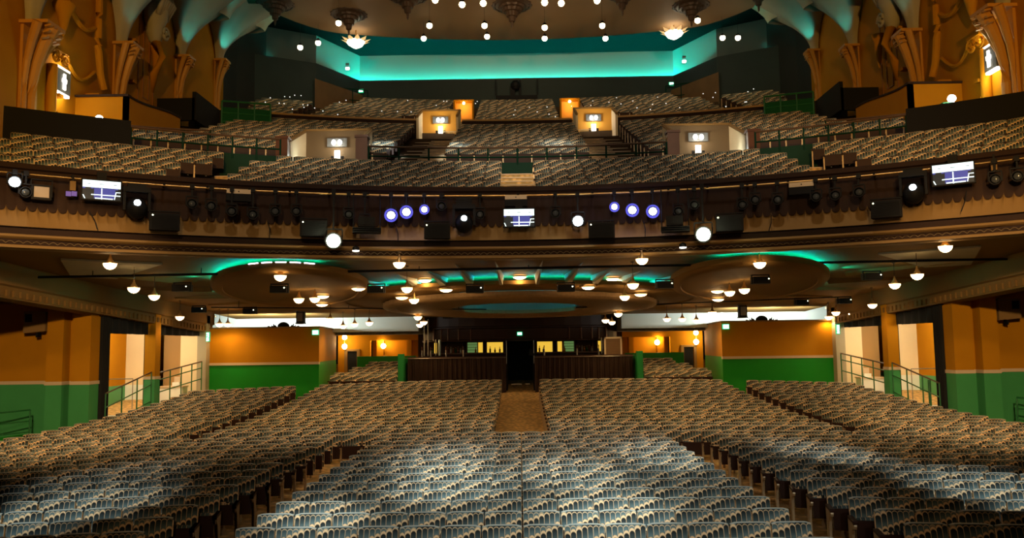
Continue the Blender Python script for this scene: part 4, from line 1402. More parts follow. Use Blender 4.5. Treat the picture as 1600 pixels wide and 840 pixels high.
for s in (-1, 1):
    sd = SIDE[s]
    railing('ramp_railing', [(s * 15.6, 26.6, .05), (s * 17.6, 24.6, -.1)], 1.25, 'green ramp railing in front of the %s pale green wall' % sd, 3, mbar=M_RAILG, rails=(1, .72, .45, .2), panel=(.1, .5, M_GREEN))
    railing('ramp_railing', [(s * 13.75, 27.7, .5), (s * 13.75, 31.1, 1.1)], 1.22, 'green sloping railing across the %s opening nearest the stage' % sd, 4, mbar=M_RAILG, rails=(1, .62, .12), mtop=mat('brown_rail', (.10, .055, .03), .4))
    railing('ramp_railing', [(s * 13.75, 31.7, 1.05), (s * 13.75, 36.0, 1.4)], 1.22, 'green sloping railing across the %s opening by the rear wall' % sd, 5, mbar=M_RAILG, rails=(1, .78, .4), mtop=mat('brown_rail', (.10, .055, .03), .4))
    railing('corridor_railing', [(s * 15.6, 33.6, .8), (s * 17.8, 33.6, .8)], 1.2, 'thin level railing inside the %s corridor by the cream wall' % sd, 3, mbar=M_GREY, rails=(1,), r=.02)
    p = at(153 if s < 0 else 1452, 583 if s < 0 else 600, 29.2)
    if s < 0:
        t = thing('floor_lamp', (p.x, p.y, .6), 'bright white lamp on a post beside the left black curtain', 'lamp')
        m = MB(); m.ball((0, 0, p.z - .6), .09, 12); m.build('bulb', M_SIGN, t, smooth=True)
        m = MB(); m.tube([(0, 0, 0), (0, 0, p.z - .68)], .022, 8); m.build('post', M_GREY, t)
        light('lamp_light', 'POINT', (0, -.18, p.z - .6), 15, (1, .9, .7), size=.08, parent=t)
    else:
        t = thing('bollard', (p.x, p.y, .56), 'green upright post in the right opening in front of the orange wall', 'post')
        m = MB(); m.tube([(0, 0, 0), (0, 0, 1.2)], .05, 8); m.build('post', M_RAILG, t)
    # small counter things inside the rear opening
    t = thing('counter', (s * 15.2, 36.6, .9), 'white counter standing inside the %s rear opening' % sd, 'counter')
    m = MB(); m.box(-.5, .5, -.3, .3, -.4, .62); m.build('body', M_WHITE, t)
    m = MB(); m.box(-.54, .54, -.34, .34, .62, .67); m.build('worktop', M_DADO, t)
    t = thing('till', (s * 15.0, 36.5, 1.57), 'pale till standing on the white counter in the %s opening' % sd, 'till')
    m = MB(); m.box(-.16, .16, -.14, .14, 0, .16); m.build('base', M_WHITE, t)
    m = MB(); m.box(-.12, .12, -.02, .03, .16, .4); m.build('screen', M_DADO, t)
    # boxed loudspeaker on the front wall
    t = thing('wall_speaker', (s * 15.9, 27.4, 4.1), 'tan boxed loudspeaker mounted high beside the %s pilaster' % sd, 'loudspeaker')
    m = MB(); m.prism([(-.36, -.36), (.36, -.30), (.36, .34), (-.36, .36)], 'y', -.25, .3); m.build('cabinet', M_TAN, t)
    m = MB(); m.box(-.3 if s < 0 else .08, -.08 if s < 0 else .3, -.27, -.25, 0, .26); m.box(-.03, .03, -.1, .1, -.5, -.34); m.build('bracket', M_BLACKM, t)

# ---- bar counter fronts with gathered cloth, poles and bottles
def drape_counter(s):
    x0, x1 = s * .66, s * 5.12
    t = thing('bar_counter', ((x0 + x1) / 2, 38.2, 0), 'long counter with a gathered dark brown cloth front, %s of the centre doorway' % SIDE[s], 'counter')
    xm = (x0 + x1) / 2; hw = abs(x1 - x0) / 2
    m = MB(); vs = []; fs = []; N = 220
    for i in range(N + 1):
        u = -hw + 2 * hw * i / N
        d = .035 * math.sin(u * 24 + 1.5 * math.sin(u * 5)) + .02 * math.sin(u * 57)
        for j, z in enumerate((.8, 1.4, 2.0, 2.58)): vs.append((u, -.10 + d * (1.5, 1.2, 1, .25)[j], z))
    for i in range(N):
        for j in range(3): fs.append((i * 4 + j, i * 4 + j + 1, i * 4 + j + 5, i * 4 + j + 4))
    m.add(vs, fs); m.build('cloth_front', M_DARKB, t, smooth=True)
    m = MB(); m.box(-hw, hw, -.12, .6, 2.58, 2.66); m.build('worktop', M_WOOD, t)
    m = MB(); m.tube([(-hw, -.16, 2.60), (hw, -.16, 2.60)], .02, 6); m.build('edge_rail', M_GREY, t)
    m = MB(); m.box(-hw, hw, .0, .55, .6, 2.58); m.build('body', M_WOOD, t)
for s in (-1, 1): drape_counter(s)
BOT = [mat('green_glass', (.02, .10, .03), .1), mat('brown_glass', (.10, .03, .01), .1), mat('clear_glass', (.5, .5, .45), .1), mat('amber_glass', (.35, .14, .02), .1)]
proto = None
bx = [-4.55, -3.72, -3.58, -3.46, -3.33, -3.2, -3.08, -2.3, -1.55, -1.3, -1.05, 1.0, 1.2, 3.08, 3.2, 3.32, 3.45, 3.58, 3.7, 2.3, 4.4]
for i, x in enumerate(bx):
    y = 43.2
    t = thing('bottle', (x, y, 2.795), 'bottle on the lit back bar shelf, %s from the left' % ORD[sorted(bx).index(x)], 'bottle', 'bottles on the back bar')
    h = .22 + .07 * ((i * 7) % 3) / 2
    m = MB(); m.lathe([(.01, 0), (.045, .0), (.045, h * .6), (.018, h * .75), (.016, h)], (0, 0, 0), 10); m.build('body', BOT[i % 4], t, smooth=True)
    m = MB(); m.lathe([(.02, h), (.02, h + .03), (.002, h + .03)], (0, 0, 0), 8); m.build('cap', M_BRASS, t)
m = MB(); m.box(-4.7, -.66, 43.05, 43.4, 2.72, 2.79); m.box(.66, 4.7, 43.05, 43.4, 2.72, 2.79)
struct(m.build('trim_back_bar_shelf', M_WOODR))
for i, (px, y) in enumerate(((663, 38.6), (669, 38.7), (681, 39.6), (687, 40.6), (940, 39.4))):
    p = at(px, 545, y)
    t = thing('pole', (p.x, y, 2.66), 'slim white pole on the bar counter, %s from the left' % ORD[i], 'pole', 'slim poles on the bar')
    m = MB(); m.tube([(0, 0, 0), (0, 0, 1.75 if i < 2 else .8)], .03 if i != 3 else .05, 8); m.build('shaft', M_GREY if i != 3 else mat('pale_blue_steel', (.45, .6, .7), .3, metal=.6), t)
    m = MB(); m.lathe([(.08, 0), (.08, .02), (.03, .05)], (0, 0, 0), 10); m.build('foot', M_BLACKM, t)
for i, x in enumerate((-4.5, -4.1, -3.4, -2.6, 1.1, 2.6, 3.6)):
    t = thing('beer_tap', (x, 38.35, 2.66), 'chrome beer tap on the draped counter, %s from the left' % ORD[i], 'tap', 'taps on the bar')
    m = MB(); m.tube([(0, 0, 0), (0, 0, .3)], .035, 8); m.build('column', M_GREY, t)
    m = MB(); m.tube([(0, -.03, .24), (0, -.14, .24), (0, -.14, .18)], .015, 6); m.build('spout', M_GREY, t)
    m = MB(); m.tube([(0, -.05, .3), (0, -.08, .46)], [.012, .022], 6); m.build('handle', M_WOODR, t)
# service hatch frame at the right end of the bar
p = at(958, 545, 39.2)
t = thing('service_hatch', (p.x, 39.2, 2.66), 'tan framed shuttered hatch at the right end of the bar', 'hatch')
m = MB(); m.box(-.42, -.34, -.05, .05, 0, .80); m.box(.34, .42, -.05, .05, 0, .80); m.box(-.42, .42, -.05, .05, .74, .82); m.build('frame', M_DADO, t)
m = MB()
for i in range(10): m.box(-.34, .34, -.02, .02, i * .074, i * .074 + .068)
m.build('shutter', M_BRWALL, t)
t = thing('till', (at(832, 549, 38.6).x, 38.6, 2.66), 'black till on the counter right of the doorway', 'till')
m = MB(); m.box(-.17, .17, -.12, .12, 0, .12); m.build('base', M_BLACKM, t)
m = MB(); m.box(-.15, .15, -.02, .02, .12, .3); m.build('screen', M_BLACKM, t)

# ---- balcony front: pipe, screens, stage lights, speakers
t = thing('lighting_rail', (0, YC, 7.12), 'long curved metal pipe running along the balcony front', 'bar')
m = MB(); P = []
for i in range(121):
    q = -A46 + 2 * A46 * i / 120; P.append((18.98 * math.sin(q), 18.98 * math.cos(q), 0))
m.tube(P, .028, 8); m.build('pipe', M_BRASS, t, smooth=True)
for i in range(27):
    q = math.radians(-39 + 3 * i)
    m = MB(); m.obox((19.12 * math.sin(q), 19.12 * math.cos(q), .03), (.03, 0, 0), (.18 * math.sin(q), .18 * math.cos(q), 0), (0, 0, .03)); m.build('bracket', M_BLACKM, t)
def front(px, py, R):
    """point of the sight line on the cylinder of radius R about the balcony axis"""
    a, b = 15.0, 30.0
    d = ray(px, py)
    best = None
    for i in range(60):
        mid = (a + b) / 2; p = EYE + d * (mid / d.y)
        if math.hypot(p.x, p.y - YC) < R: a = mid
        else: b = mid
    p = EYE + d * (a / d.y)
    return p, -math.atan2(p.x, p.y - YC)
def screen(px, py, w_, h_, label):
    p, rz = front(px, py, 18.80)
    t = thing('television', p, label, 'television', 'screens on the balcony front', rz)
    m = MB(); m.box(-w_ / 2 - .03, w_ / 2 + .03, 0, .08, -h_ / 2 - .03, h_ / 2 + .03); m.build('case', M_BLACKM, t)
    m = MB()
    W, H = w_ / 2, h_ / 2
    m.box(-W, W, -.008, 0, H * .22, H, 0)
    m.box(-W, W, -.006, 0, -H, H * .22, 2)
    m.box(-W * .40, W * .72, -.010, -.006, -H * .92, H * .20, 1)
    for i in range(14):
        x = -W + 2 * W * (i + .5) / 14; m.box(x - W * .07, x + W * .07, -.009, -.006, H * (.10 + .10 * ((i * 5) % 3) / 2), H * .24, 2 if i % 3 else 1)
    m.box(-W * .03, W * .03, -.014, -.01, -H, H * .16, 0)
    m.box(-W * .55, W, -.014, -.01, -H * .58, -H * .48, 0)
    m.box(-W * .35, W * .6, -.014, -.01, -H * .96, -H * .84, 0)
    m.obox((W * .72, -.012, -H * .55), (W * .025, 0, 0), (0, .002, 0), (W * .04, 0, H * .4), 0); m.box(W * .74, W, -.014, -.01, -H * .2, -H * .12, 0)
    m.obox((-W * .92, -.012, -H * .78), (W * .03, 0, 0), (0, .002, 0), (-W * .05, 0, H * .2), 0)
    for (a, b) in ((-.12, .12), (-.75, -.6), (.62, .8)): m.obox(((a + b) / 2 * W, -.012, H * .62), ((b - a) / 2 * W, 0, 0), (0, .002, 0), (0, 0, H * .035), 3)
    m.build('picture', [M_SCRW, M_SCRB, M_SCRD, mat('screen_grey', (0, 0, 0), .5, emit=(.4, .5, .48), estr=.8)], t)
    m = MB(); m.box(-.1, .1, .06, .2, H, H + .22); m.build('bracket', M_BLACKM, t)
screen(159, 297, .80, .44, 'wall screen showing a theatre stage, left end of the balcony front')
screen(811, 340, .80, .46, 'wall screen showing a theatre stage, middle of the balcony front')
screen(1489, 271, .84, .46, 'wall screen showing a theatre stage, right end of the balcony front')
def fspeaker(px, py, label, w_=.64, h_=.40):
    p, rz = front(px, py, 18.7)
    t = speaker_box(px, py, p.y, w_, h_, label, -1, .3, group='black loudspeakers on the balcony front')
    t.location = p; t.rotation_euler = (0, 0, rz)
for i, (px, py) in enumerate([(257, 347), (490, 357), (683, 361), (940, 360), (1140, 349), (1385, 327)]):
    fspeaker(px, py, 'black loudspeaker on the balcony front, %s from the left' % ORD[i])
def can_light(px, py, label, lens_mat, r=.10, ring=None, R=18.75, energy=0, col=COOL, name='stage_light', body=.26, tilt=.12):
    p, rz = front(px, py, R)
    t = thing(name, p, label, 'stage light', 'stage lights on the balcony front', rz)
    m = MB(); m.lathe([(.01, body), (r * .8, body), (r * 1.15, body * .6), (r * 1.25, .0), (r * 1.25, -.03), (r * 1.05, -.03), (r * 1.0, .02), (.01, .02)], (0, 0, 0), 18)
    m.v = [(x, z, y) for x, y, z in m.v]
    m.build('body', M_BLACKM, t, smooth='auto')
    m = MB(); m.lathe([(.002, -.012), (r * .6, -.008), (r * 1.0, .02), (.002, .03)], (0, 0, 0), 18); m.v = [(x, z, y) for x, y, z in m.v]
    m.build('lens', lens_mat, t, smooth=True)
    if ring:
        m = MB(); m.lathe([(r * 1.02, -.02), (r * 1.75, -.01), (r * 1.75, .05), (r * 1.02, .05), (r * 1.02, -.02)], (0, 0, 0), 18); m.v = [(x, z, y) for x, y, z in m.v]
        m.build('glow_ring', ring, t)
    up_ = max(.12, 7.10 - p.z)
    m = MB()
    for e in (-1, 1): m.box(e * (r * 1.3) - .015, e * (r * 1.3) + .015, .02, .08, -.04, r * 1.7)
    m.box(-r * 1.3, r * 1.3, .02, .08, r * 1.7, r * 1.7 + .03); m.box(-.02, .02, .03, .09, r * 1.7, up_)
    m.box(-.05, .05, .0, .16, up_ - .06, up_ + .06)
    m.build('yoke', M_BLACKM, t)
    if energy: light('lamp_light', 'POINT', (0, -.16, 0), energy, col, size=.06, parent=t)
for i, (px, py) in enumerate([(611, 336), (635, 331), (663, 327), (960, 323), (988, 328), (1020, 330)]):
    can_light(px, py, 'lit violet white moving head lamp, %s from the left of the six' % ORD[i], M_PURPE, .10 if i in (0, 1, 4, 5) else .075, M_PURPR, energy=6, col=(.45, .45, 1))
can_light(521, 376, 'very bright greenish white lamp hung low, left of centre', M_GRNE, .17, energy=25, col=(.9, 1, .6), R=18.5)
can_light(1099, 366, 'very bright greenish white lamp hung low, right of centre', M_GRNE, .17, energy=25, col=(.9, 1, .6), R=18.5)
can_light(903, 345, 'bright cool white lamp right of the middle screen', M_COOLE, .13, energy=10)
can_light(23, 284, 'bright cool white lamp at the far left end of the pipe', M_COOLE, .11, energy=6)
for (px, py, lab) in ((214, 319, 'round black moving head with a small white eye, right of the left screen'), (725, 343, 'round black moving head with a small white eye, left of the middle screen'), (1427, 295, 'round black moving head with a small white eye, left of the right screen')):
    p, rz = front(px, py, 18.72)
    t = thing('moving_head', p, lab, 'stage light', 'moving heads with white eyes', rz)
    m = MB(); m.ball((0, .1, -.08), .24, 16, sz=1.1); m.build('head', M_BLACKM, t, smooth=True)
    m = MB(); m.lathe([(.002, -.02), (.06, -.01), (.075, .02), (.002, .03)], (0, 0, 0), 14); m.v = [(x, z - .14, y + .02) for x, y, z in m.v]; m.build('lens', M_COOLE, t, smooth=True)
    m = MB()
    for e in (-1, 1): m.box(e * .27 - .03, e * .27 + .03, .02, .18, -.14, .34)
    m.box(-.30, .30, .0, .22, .30, .42); m.build('yoke', M_BLACKM, t)
    m = MB(); m.box(-.2, .2, .0, .24, .42, max(.5, 7.1 - p.z - .06)); m.box(-.24, .24, -.01, .0, .48, .5); m.build('base', M_BLACKM, t)
dark_cans = [(40, 300), (300, 318), (330, 322), (362, 330), (395, 335), (430, 330), (463, 330), (545, 335), (570, 345), (690, 322), (750, 335), (868, 333), (1060, 330), (1085, 320), (1160, 320), (1180, 312), (1215, 312), (1275, 307), (1305, 305), (1342, 300), (1555, 280), (1590, 275)]
for i, (px, py) in enumerate(dark_cans):
    can_light(px, py, 'unlit black stage lamp under the pipe, %s from the left among the unlit ones' % ORD[i], mat('unlit_lens', (.05, .055, .06), .1), .10, tilt=0)
# tan plates, violet tiles, floodlight
for i, (px, py, lab) in enumerate(((373, 299, 'tan plate strapped to the pipe left of centre'), (806, 308, 'tan plate strapped to the pipe over the middle screen'), (1252, 288, 'tan plate strapped to the pipe right of centre'))):
    p, rz = front(px, py, 18.88)
    t = thing('name_plate', p, lab, 'plate', 'tan plates on the pipe', rz)
    m = MB(); m.box(-.29, .29, -.02, .02, -.055, .055); m.build('plate', M_DADO, t)
    m = MB(); m.box(-.3, .3, -.01, .18, -.24, -.06); m.build('box', M_BLACK, t)
    m = MB(); m.ball((0, -.02, 0), .018, 6); m.build('stud', M_BLACK, t)
p, rz = front(65, 300, 18.8)
t = thing('floodlight', p, 'unlit square floodlight with a pale glass left of the left screen', 'floodlight', None, rz)
m = MB(); m.box(-.2, .2, 0, .14, -.17, .17); m.build('case', M_BLACKM, t)
m = MB(); m.box(-.15, .15, -.012, 0, -.12, .12); m.build('glass', mat('flood_glass_faint_glow', (.36, .27, .17), .25, emit=(.36, .25, .15), estr=.25), t)  # faint emission put into the glass of the unlit lamp
m = MB(); m.box(-.22, -.2, .03, .08, -.1, .3); m.box(.2, .22, .03, .08, -.1, .3); m.box(-.22, .22, .03, .08, .28, .3); m.build('bracket', M_BLACKM, t)
for i, (px, lab) in enumerate(((107, 'left'), (116, 'right'))):
    p, rz = front(px, 302.5, 18.85)
    t = thing('indicator_tile', p, 'small square violet light, %s one of the pair by the left screen' % lab, 'light', 'violet light pair', rz)
    m = MB(); m.box(-.062, .062, 0, .08, -.062, .062); m.build('case', M_BLACKM, t)
    m = MB(); m.box(-.055, .055, -.01, 0, -.055, .055); m.build('lens', M_VIOLS, t)
for i, (px, py, lab) in enumerate(((114, 290, 'left'), (1553, 258, 'right'))):
    p, rz = front(px, py, 18.85)
    t = thing('wall_speaker', p, 'small tan box under the pipe near the %s screen' % lab, 'box', None, rz)
    m = MB(); m.box(-.06, .06, 0, .12, -.11, .11); m.build('case', M_TAN, t)
    m = MB(); m.box(-.02, .02, .03, .08, .11, .26); m.build('bracket', M_BLACKM, t)
# black equipment trays near the bright lamps, small downlights and cables
for s, px, py in ((-1, 573, 352), (1, 1055, 350)):
    p, rz = front(px, py, 18.7)
    t = thing('equipment_tray', p, 'black tray of lighting gear beside the %s greenish lamp' % ('left' if s < 0 else 'right'), 'tray', None, rz)
    m = MB()
    for i in range(3): m.box(-.36, .36, -.2, .2, -.2 + i * .05, -.175 + i * .05)
    m.build('tray', M_BLACKM, t)
    m = MB(); m.box(-.22, .2, -.15, .15, -.05, .2); m.box(-.1, -.04, -.17, -.15, 0, .18); m.build('dimmer', M_BLACKM, t)
    for e in (-.34, .34):
        m = MB(); m.tube([(e, .0, -.2), (e, .05, 7.1 - p.z)], .015, 6); m.build('hanger', M_BLACKM, t)
for i, (px, py) in enumerate(((556, 391), (1067, 386))):
    p, rz = front(px, py, 18.8)
    t = thing('downlight', p, 'small white downlight under the frieze, %s of centre' % ('left' if i == 0 else 'right'), 'lamp', None, rz)
    m = MB(); m.lathe([(.002, -.03), (.08, -.025), (.09, 0), (.002, 0)], (0, 0, 0), 12); m.build('lens', M_SIGN, t)
    m = MB(); m.lathe([(.09, 0), (.09, .08), (.03, .12), (.002, .12)], (0, 0, 0), 12); m.build('case', M_BLACKM, t)
for i, (px, y0, y1, dx) in enumerate(((140, 330, 358, 12), (418, 345, 372, 3), (618, 352, 377, 4), (1005, 345, 370, 3), (1205, 335, 362, -4), (1510, 298, 330, -8))):
    a, rz = front(px, y0, 18.9); b, _ = front(px + dx, y1, 18.82)
    m = MB(); m.tube([tuple(a), tuple((a + b) / 2 + Vector((.03, 0, 0))), tuple(b)], .012, 5)
    tag(m.build('cable', M_BLACK), 'thin black cable hanging over the tan shell band, %s from the left' % ORD[i], 'cable', 'cables on the balcony front')

# ---- balcony: steps, railings, vomitories
def steps(name, x0, x1, Ra, za, dR, dz, n, label, mat_=None, ang=None):
    m = MB()
    xc = (x0 + x1) / 2
    for i in range(n):
        R = Ra + dR * i; y = YC + math.sqrt(max(1, R * R - xc * xc))
        m.box(x0, x1, y, y + dR * 1.15, za + dz * (i) - .3, za + dz * (i + 1) - .02, 0)
        m.box(x0, x1, y - .02, y + .10, za + dz * (i + 1) - .02, za + dz * (i + 1) + .01, 1)
    o = m.build(name, [M_CARPET, M_STEP]); tag(o, label, 'steps', 'balcony steps'); return o
steps('aisle_steps', -.60, .60, 19.7, 6.64, .42, .2, 10, 'carpeted steps with pale nosings in the middle of the front balcony tier')
for s in (-1, 1):
    steps('aisle_steps', min(s * 7.75, s * 9.0), max(s * 7.75, s * 9.0), 19.7, 6.64, .45, .2, 8, 'carpeted steps with pale nosings on the %s of the front balcony tier' % SIDE[s])
    steps('aisle_steps', min(s * 2.8, s * 4.45), max(s * 2.8, s * 4.45), 25.5, 9.0, .425, .165, 19, 'carpeted steps with pale nosings up to the %s inner lit entrance' % SIDE[s])
    steps('aisle_steps', min(s * 11.55, s * 12.5), max(s * 11.55, s * 12.5), 27.0, 9.5, .425, .165, 16, 'carpeted steps with pale nosings on the %s of the middle tier' % SIDE[s])
    steps('aisle_steps', min(s * 2.35, s * 3.55), max(s * 2.35, s * 3.55), 35.5, 13.0, .45, .192, 7, 'carpeted steps below the %s orange doorway' % SIDE[s])
    steps('aisle_steps', min(s * 9.6, s * 10.55), max(s * 9.6, s * 10.55), 35.5, 12.9, .45, .192, 10, 'carpeted steps with pale nosings on the %s of the upper tier' % SIDE[s])
def arcpts(R, a0, a1, z, n=10):
    return [bal(R, a0 + (a1 - a0) * i / n, z) for i in range(n + 1)]
BRN = mat('brown_rail', (.10, .055, .03), .4)
railing('gangway_railing', arcpts(24.12, -11.6, 11.6, 8.66), 1.0, 'dark green railing along the cross gangway, middle length', 11, mbar=M_DKGREEN, mtop=BRN, rails=(1, .68), panel=(0, .5, M_DKGREEN), r=.035)
for s in (-1, 1):
    railing('gangway_railing', arcpts(24.12, s * 18.2, s * 30.2, 8.66), 1.1, 'dark green railing along the cross gangway, %s length' % SIDE[s], 8, mbar=M_DKGREEN, mtop=BRN, rails=(1, .7), panel=(-.1, .55, M_DKGREEN), r=.035)
    # second rail further back by the side box
    railing('gangway_railing', [(s * 12.5, 26.2, 9.2), (s * 10.9, 27.0, 9.25), (s * 10.3, 27.3, 9.3)], 1.15, 'green railing behind the gangway beside the %s side box' % SIDE[s], 4, mbar=M_DKGREEN, mtop=BRN, rails=(1, .6), panel=(.05, .55, M_DKGREEN), r=.03)
    railing('stair_railing', [(s * 12.0, 33.0, 12.0), (s * 10.2, 33.6, 12.0)], 1.2, 'green boarded railing at the head of the %s middle tier' % SIDE[s], 4, mbar=M_RAILG, rails=(1, .6, .3), panel=(.1, .95, mat('deep_green_boards', (.003, .075, .022), .6, spec=.1)), r=.04)
    railing('landing_railing', [(s * 10.2, 46.2, 16.6), (s * 8.6, 46.8, 16.6)], 1.3, 'thin green railing on the landing by the %s small exit sign' % SIDE[s], 3, mbar=M_DKGREEN, rails=(1, .5), r=.03)
    # stepped wall behind the end of the side aisle
    m = MB(); q0, q1 = sorted((math.radians(s * 17.2), math.radians(s * 22.5)))
    m.arc([(23.9, 7.2), (23.9, 9.0), (24.05, 9.0), (24.05, 7.2)], q0, q1, 8, YC, closed=True)
    struct(m.build('wall_gangway_' + SIDE[s], M_DKGREEN))
mb = MB(); mb.arc([(23.95, 7.4), (23.95, 9.05), (24.06, 9.05), (24.06, 7.4)], math.radians(-1.6), math.radians(1.6), 4, YC, closed=True)
struct(mb.build('wall_gangway_middle', M_DKGREEN))

def vomitory(s, xa, xb, Rf, zfl, htop, depth, inner, label):
    """open-topped entrance cut in the seating: back wall, two flank walls, sloping copings, lit sign"""
    xa, xb = sorted((s * xa, s * xb)); xc = (xa + xb) / 2
    y = YC + math.sqrt(Rf * Rf - xc * xc)
    t = thing('entrance_box', (xc, y, zfl), label, 'entrance', 'lit balcony entrances')
    w_ = (xb - xa) / 2
    bm_ = mat('entrance_plaster', (.62, .31, .04), .6) if inner else mat('entrance_tan', (.13, .085, .04), .6)
    m = MB(); m.box(-w_, w_, depth, depth + .12, -.3, htop); m.build('back_wall', bm_, t)
    for e in (-1, 1):
        m = MB()
        m.prism([(0, -.3), (depth + .12, -.3), (depth + .12, htop), (0, htop * .58)], 'x', min(e * w_, e * (w_ + .1)), max(e * w_, e * (w_ + .1)))
        m.build('flank_wall', M_CREAM, t)
        m = MB(); A = Vector((e * (w_ + .05), -.05, htop * .58 + .03)); B = Vector((e * (w_ + .05), depth + .15, htop + .05))
        m.tube([tuple(A), tuple(B)], .07, 6); m.build('coping', M_TAN, t)
    m = MB(); m.box(-w_ - .1, w_ + .1, depth - .04, depth + .16, htop, htop + .07); m.build('coping', M_TAN, t)
    if not inner:
        for e in (-1, 1):
            m = MB(); m.box(e * (w_ + .2) - .2, e * (w_ + .2) + .2, -.25, .1, -.5, htop * .62); m.box(e * (w_ + .2) - .23, e * (w_ + .2) + .23, -.28, .13, htop * .62, htop * .62 + .08); m.build('pier', M_WOODR, t)
    else:
        m = MB(); m.box(-w_ * .95, w_ * .95, -.05, .05, -.4, -.05); m.build('kick_board', M_DARKB, t)
    # sign with two lamps
    g = MB(); g.box(-.36, .36, depth - .10, depth - .06, htop - .62, htop - .30); g.build('sign_plate', mat('sign_grey', (.10, .11, .12), .4), t)
    for e in (-1, 1):
        g = MB(); g.ball((e * .11, depth - .14, htop - .47), .085, 10, sz=1.3); g.build('bulb', M_SIGN, t, smooth=True)
    g = MB(); g.box(-.10, .10, depth - .06, depth - .02, htop - 1.35, htop - .75); g.build('lit_figure', M_SIGN, t)
    for e in (-1, 1):
        g = MB(); g.box(e * .18 - .05, e * .18 + .05, depth - .05, depth - .01, htop - 1.3, htop - .95); g.build('fitting', M_BLACKM, t)
    light('lamp_light', 'POINT', (0, depth - .42, htop - .62), 24 if inner else 22, (1, .86, .62), size=.1, parent=t)
    if not inner:
        light('lamp_light', 'POINT', (-s * -.0 + s * (w_ - .35), depth * .35, htop * .45), 7, (.9, 1, .92), size=.08, parent=t)
for s in (-1, 1):
    vomitory(s, 5.45, 7.75, 25.6, 8.75, 2.32, 2.2, False, 'lit tan entrance box with a sign, %s outer one on the gangway' % SIDE[s])
    vomitory(s, 2.75, 4.45, 34.0, 12.45, 1.75, 1.6, True, 'lit orange entrance box with a sign, %s inner one above the middle tier' % SIDE[s])
    # small orange doorways in the upper tier
    y = YC + math.sqrt(38.6 ** 2 - 9) + .5
    t = thing('lit_doorway', (s * 2.75, y, 14.75), 'small glowing orange doorway in the upper tier, %s one' % SIDE[s], 'doorway')
    m = MB(); m.box(-.5, .5, .6, .7, -.2, 1.15); m.build('back_wall', mat('orange_wall_lit', (.70, .34, .04), .6), t)
    for e in (-1, 1):
        m = MB(); m.box(min(e * .44, e * .52), max(e * .44, e * .52), 0, .62, -.2, 1.0); m.build('jamb', M_ORANGE, t)
    m = MB(); m.box(-.52, .52, .3, .62, 1.05, 1.15); m.build('head', M_ORANGE, t)
    m = MB(); m.ball((0, .25, .95), .07, 8); m.build('bulb', M_BULB, t, smooth=True)
    light('lamp_light', 'POINT', (0, .1, .72), 14, (1, .55, .12), size=.08, parent=t)

# projection window at the back
t = thing('projection_booth', (0, 47.2, 16.9), 'black projection booth in the middle of the upper rear wall', 'booth')
m = MB(); m.box(-1.2, 1.2, -.5, .4, -.4, .55); m.build('cabinet', M_BLACK, t)
m = MB(); m.box(-.35, -.1, -.3, 0, .55, 1.3); m.ball((-.05, -.3, 1.2), .3, 10); m.box(.15, .25, -.3, -.1, .55, 1.5); m.build('projector', M_BLACKM, t)
m = MB(); m.tube([(-1.2, -.5, .55), (-1.2, -.5, 1.5)], .03, 6); m.tube([(1.2, -.5, .55), (1.2, -.5, 1.5)], .03, 6); m.build('post', M_BLACKM, t)

# ---- lit figure signs on the side walls
for s, px, py in ((-1, 89, 126), (1, 1557, 89)):
    Xw = s * 14.3
    d = ray(px, py); k_ = (Xw - EYE.x) / d.x; p = EYE + d * k_
    t = thing('figure_sign', (Xw, p.y + .12, p.z), 'dark sign with a white figure lit from above and below on the %s wall' % SIDE[s], 'sign')
    m = MB(); m.box(min(0, -s * .16), max(0, -s * .16), -.36, .36, -.36, .36); m.build('plate', mat('sign_grey', (.10, .11, .12), .4), t)
    m = MB(); xx = sorted((-s * .165, -s * .185)); 
    m.box(xx[0], xx[1], -.08, .08, -.06, .10); m.box(xx[0], xx[1], -.12, .12, -.03, .09); m.box(xx[0], xx[1], -.07, -.01, -.26, -.04); m.box(xx[0], xx[1], .01, .07, -.26, -.04); m.box(xx[0], xx[1], -.06, .06, .12, .24)
    m.build('white_figure', M_SIGN, t)
    for e in (-1, 1):
        m = MB(); m.box(min(-s * .02, -s * .14), max(-s * .02, -s * .14), -.36, .36, e * .40 - .035, e * .40 + .035); m.build('light_tube', M_SIGN, t)
        light('lamp_light', 'POINT', (-s * .30, 0, e * .62), 16, (1, .80, .45), size=.15, parent=t)

# ---- carved masks on the side walls
for s, px, py in ((-1, 233, 32), (1, 1403, 8)):
    Xw = s * 14.2
    d = ray(px, py); k_ = (Xw - EYE.x) / d.x; p = EYE + d * k_
    t = thing('wall_mask', (Xw, p.y, p.z), 'carved scrolled head ornament high on the %s orange wall' % SIDE[s], 'ornament')
    m = MB(); m.lathe([(.02, -1.0), (.22, -.85), (.34, -.5), (.30, -.3), (.44, 0), (.46, .35), (.36, .75), (.18, .98), (.02, 1.05)], (-s * .25, 0, 0), 16); m.build('face', M_PALE, t, smooth=True)
    m = MB(); P = []
    for i in range(22):
        a = i * .5; rr = .30 * (1 - i / 26); P.append((-s * .62, .12 + rr * math.cos(a), -.55 + rr * math.sin(a)))
    m.tube(P, .055, 6); m.build('scroll', M_PALE, t, smooth=True)
    for i in range(7):
        m = MB(); yy = -.5 + i * .167; m.tube([(-s * .5, yy * .8, .1), (-s * .75, yy, .7), (-s * .6, yy * 1.2, 1.15)], [.09, .10, .03], 6); m.build('lock', M_PALE, t, smooth=True)
    m = MB(); m.tube([(-s * .3, 0, -.9), (-s * .62, -.12, -1.5), (-s * .3, -.1, -2.2), (-s * .12, .2, -2.8)], [.2, .13, .16, .05], 8); m.build('drop', M_ORANGE, t, smooth=True)

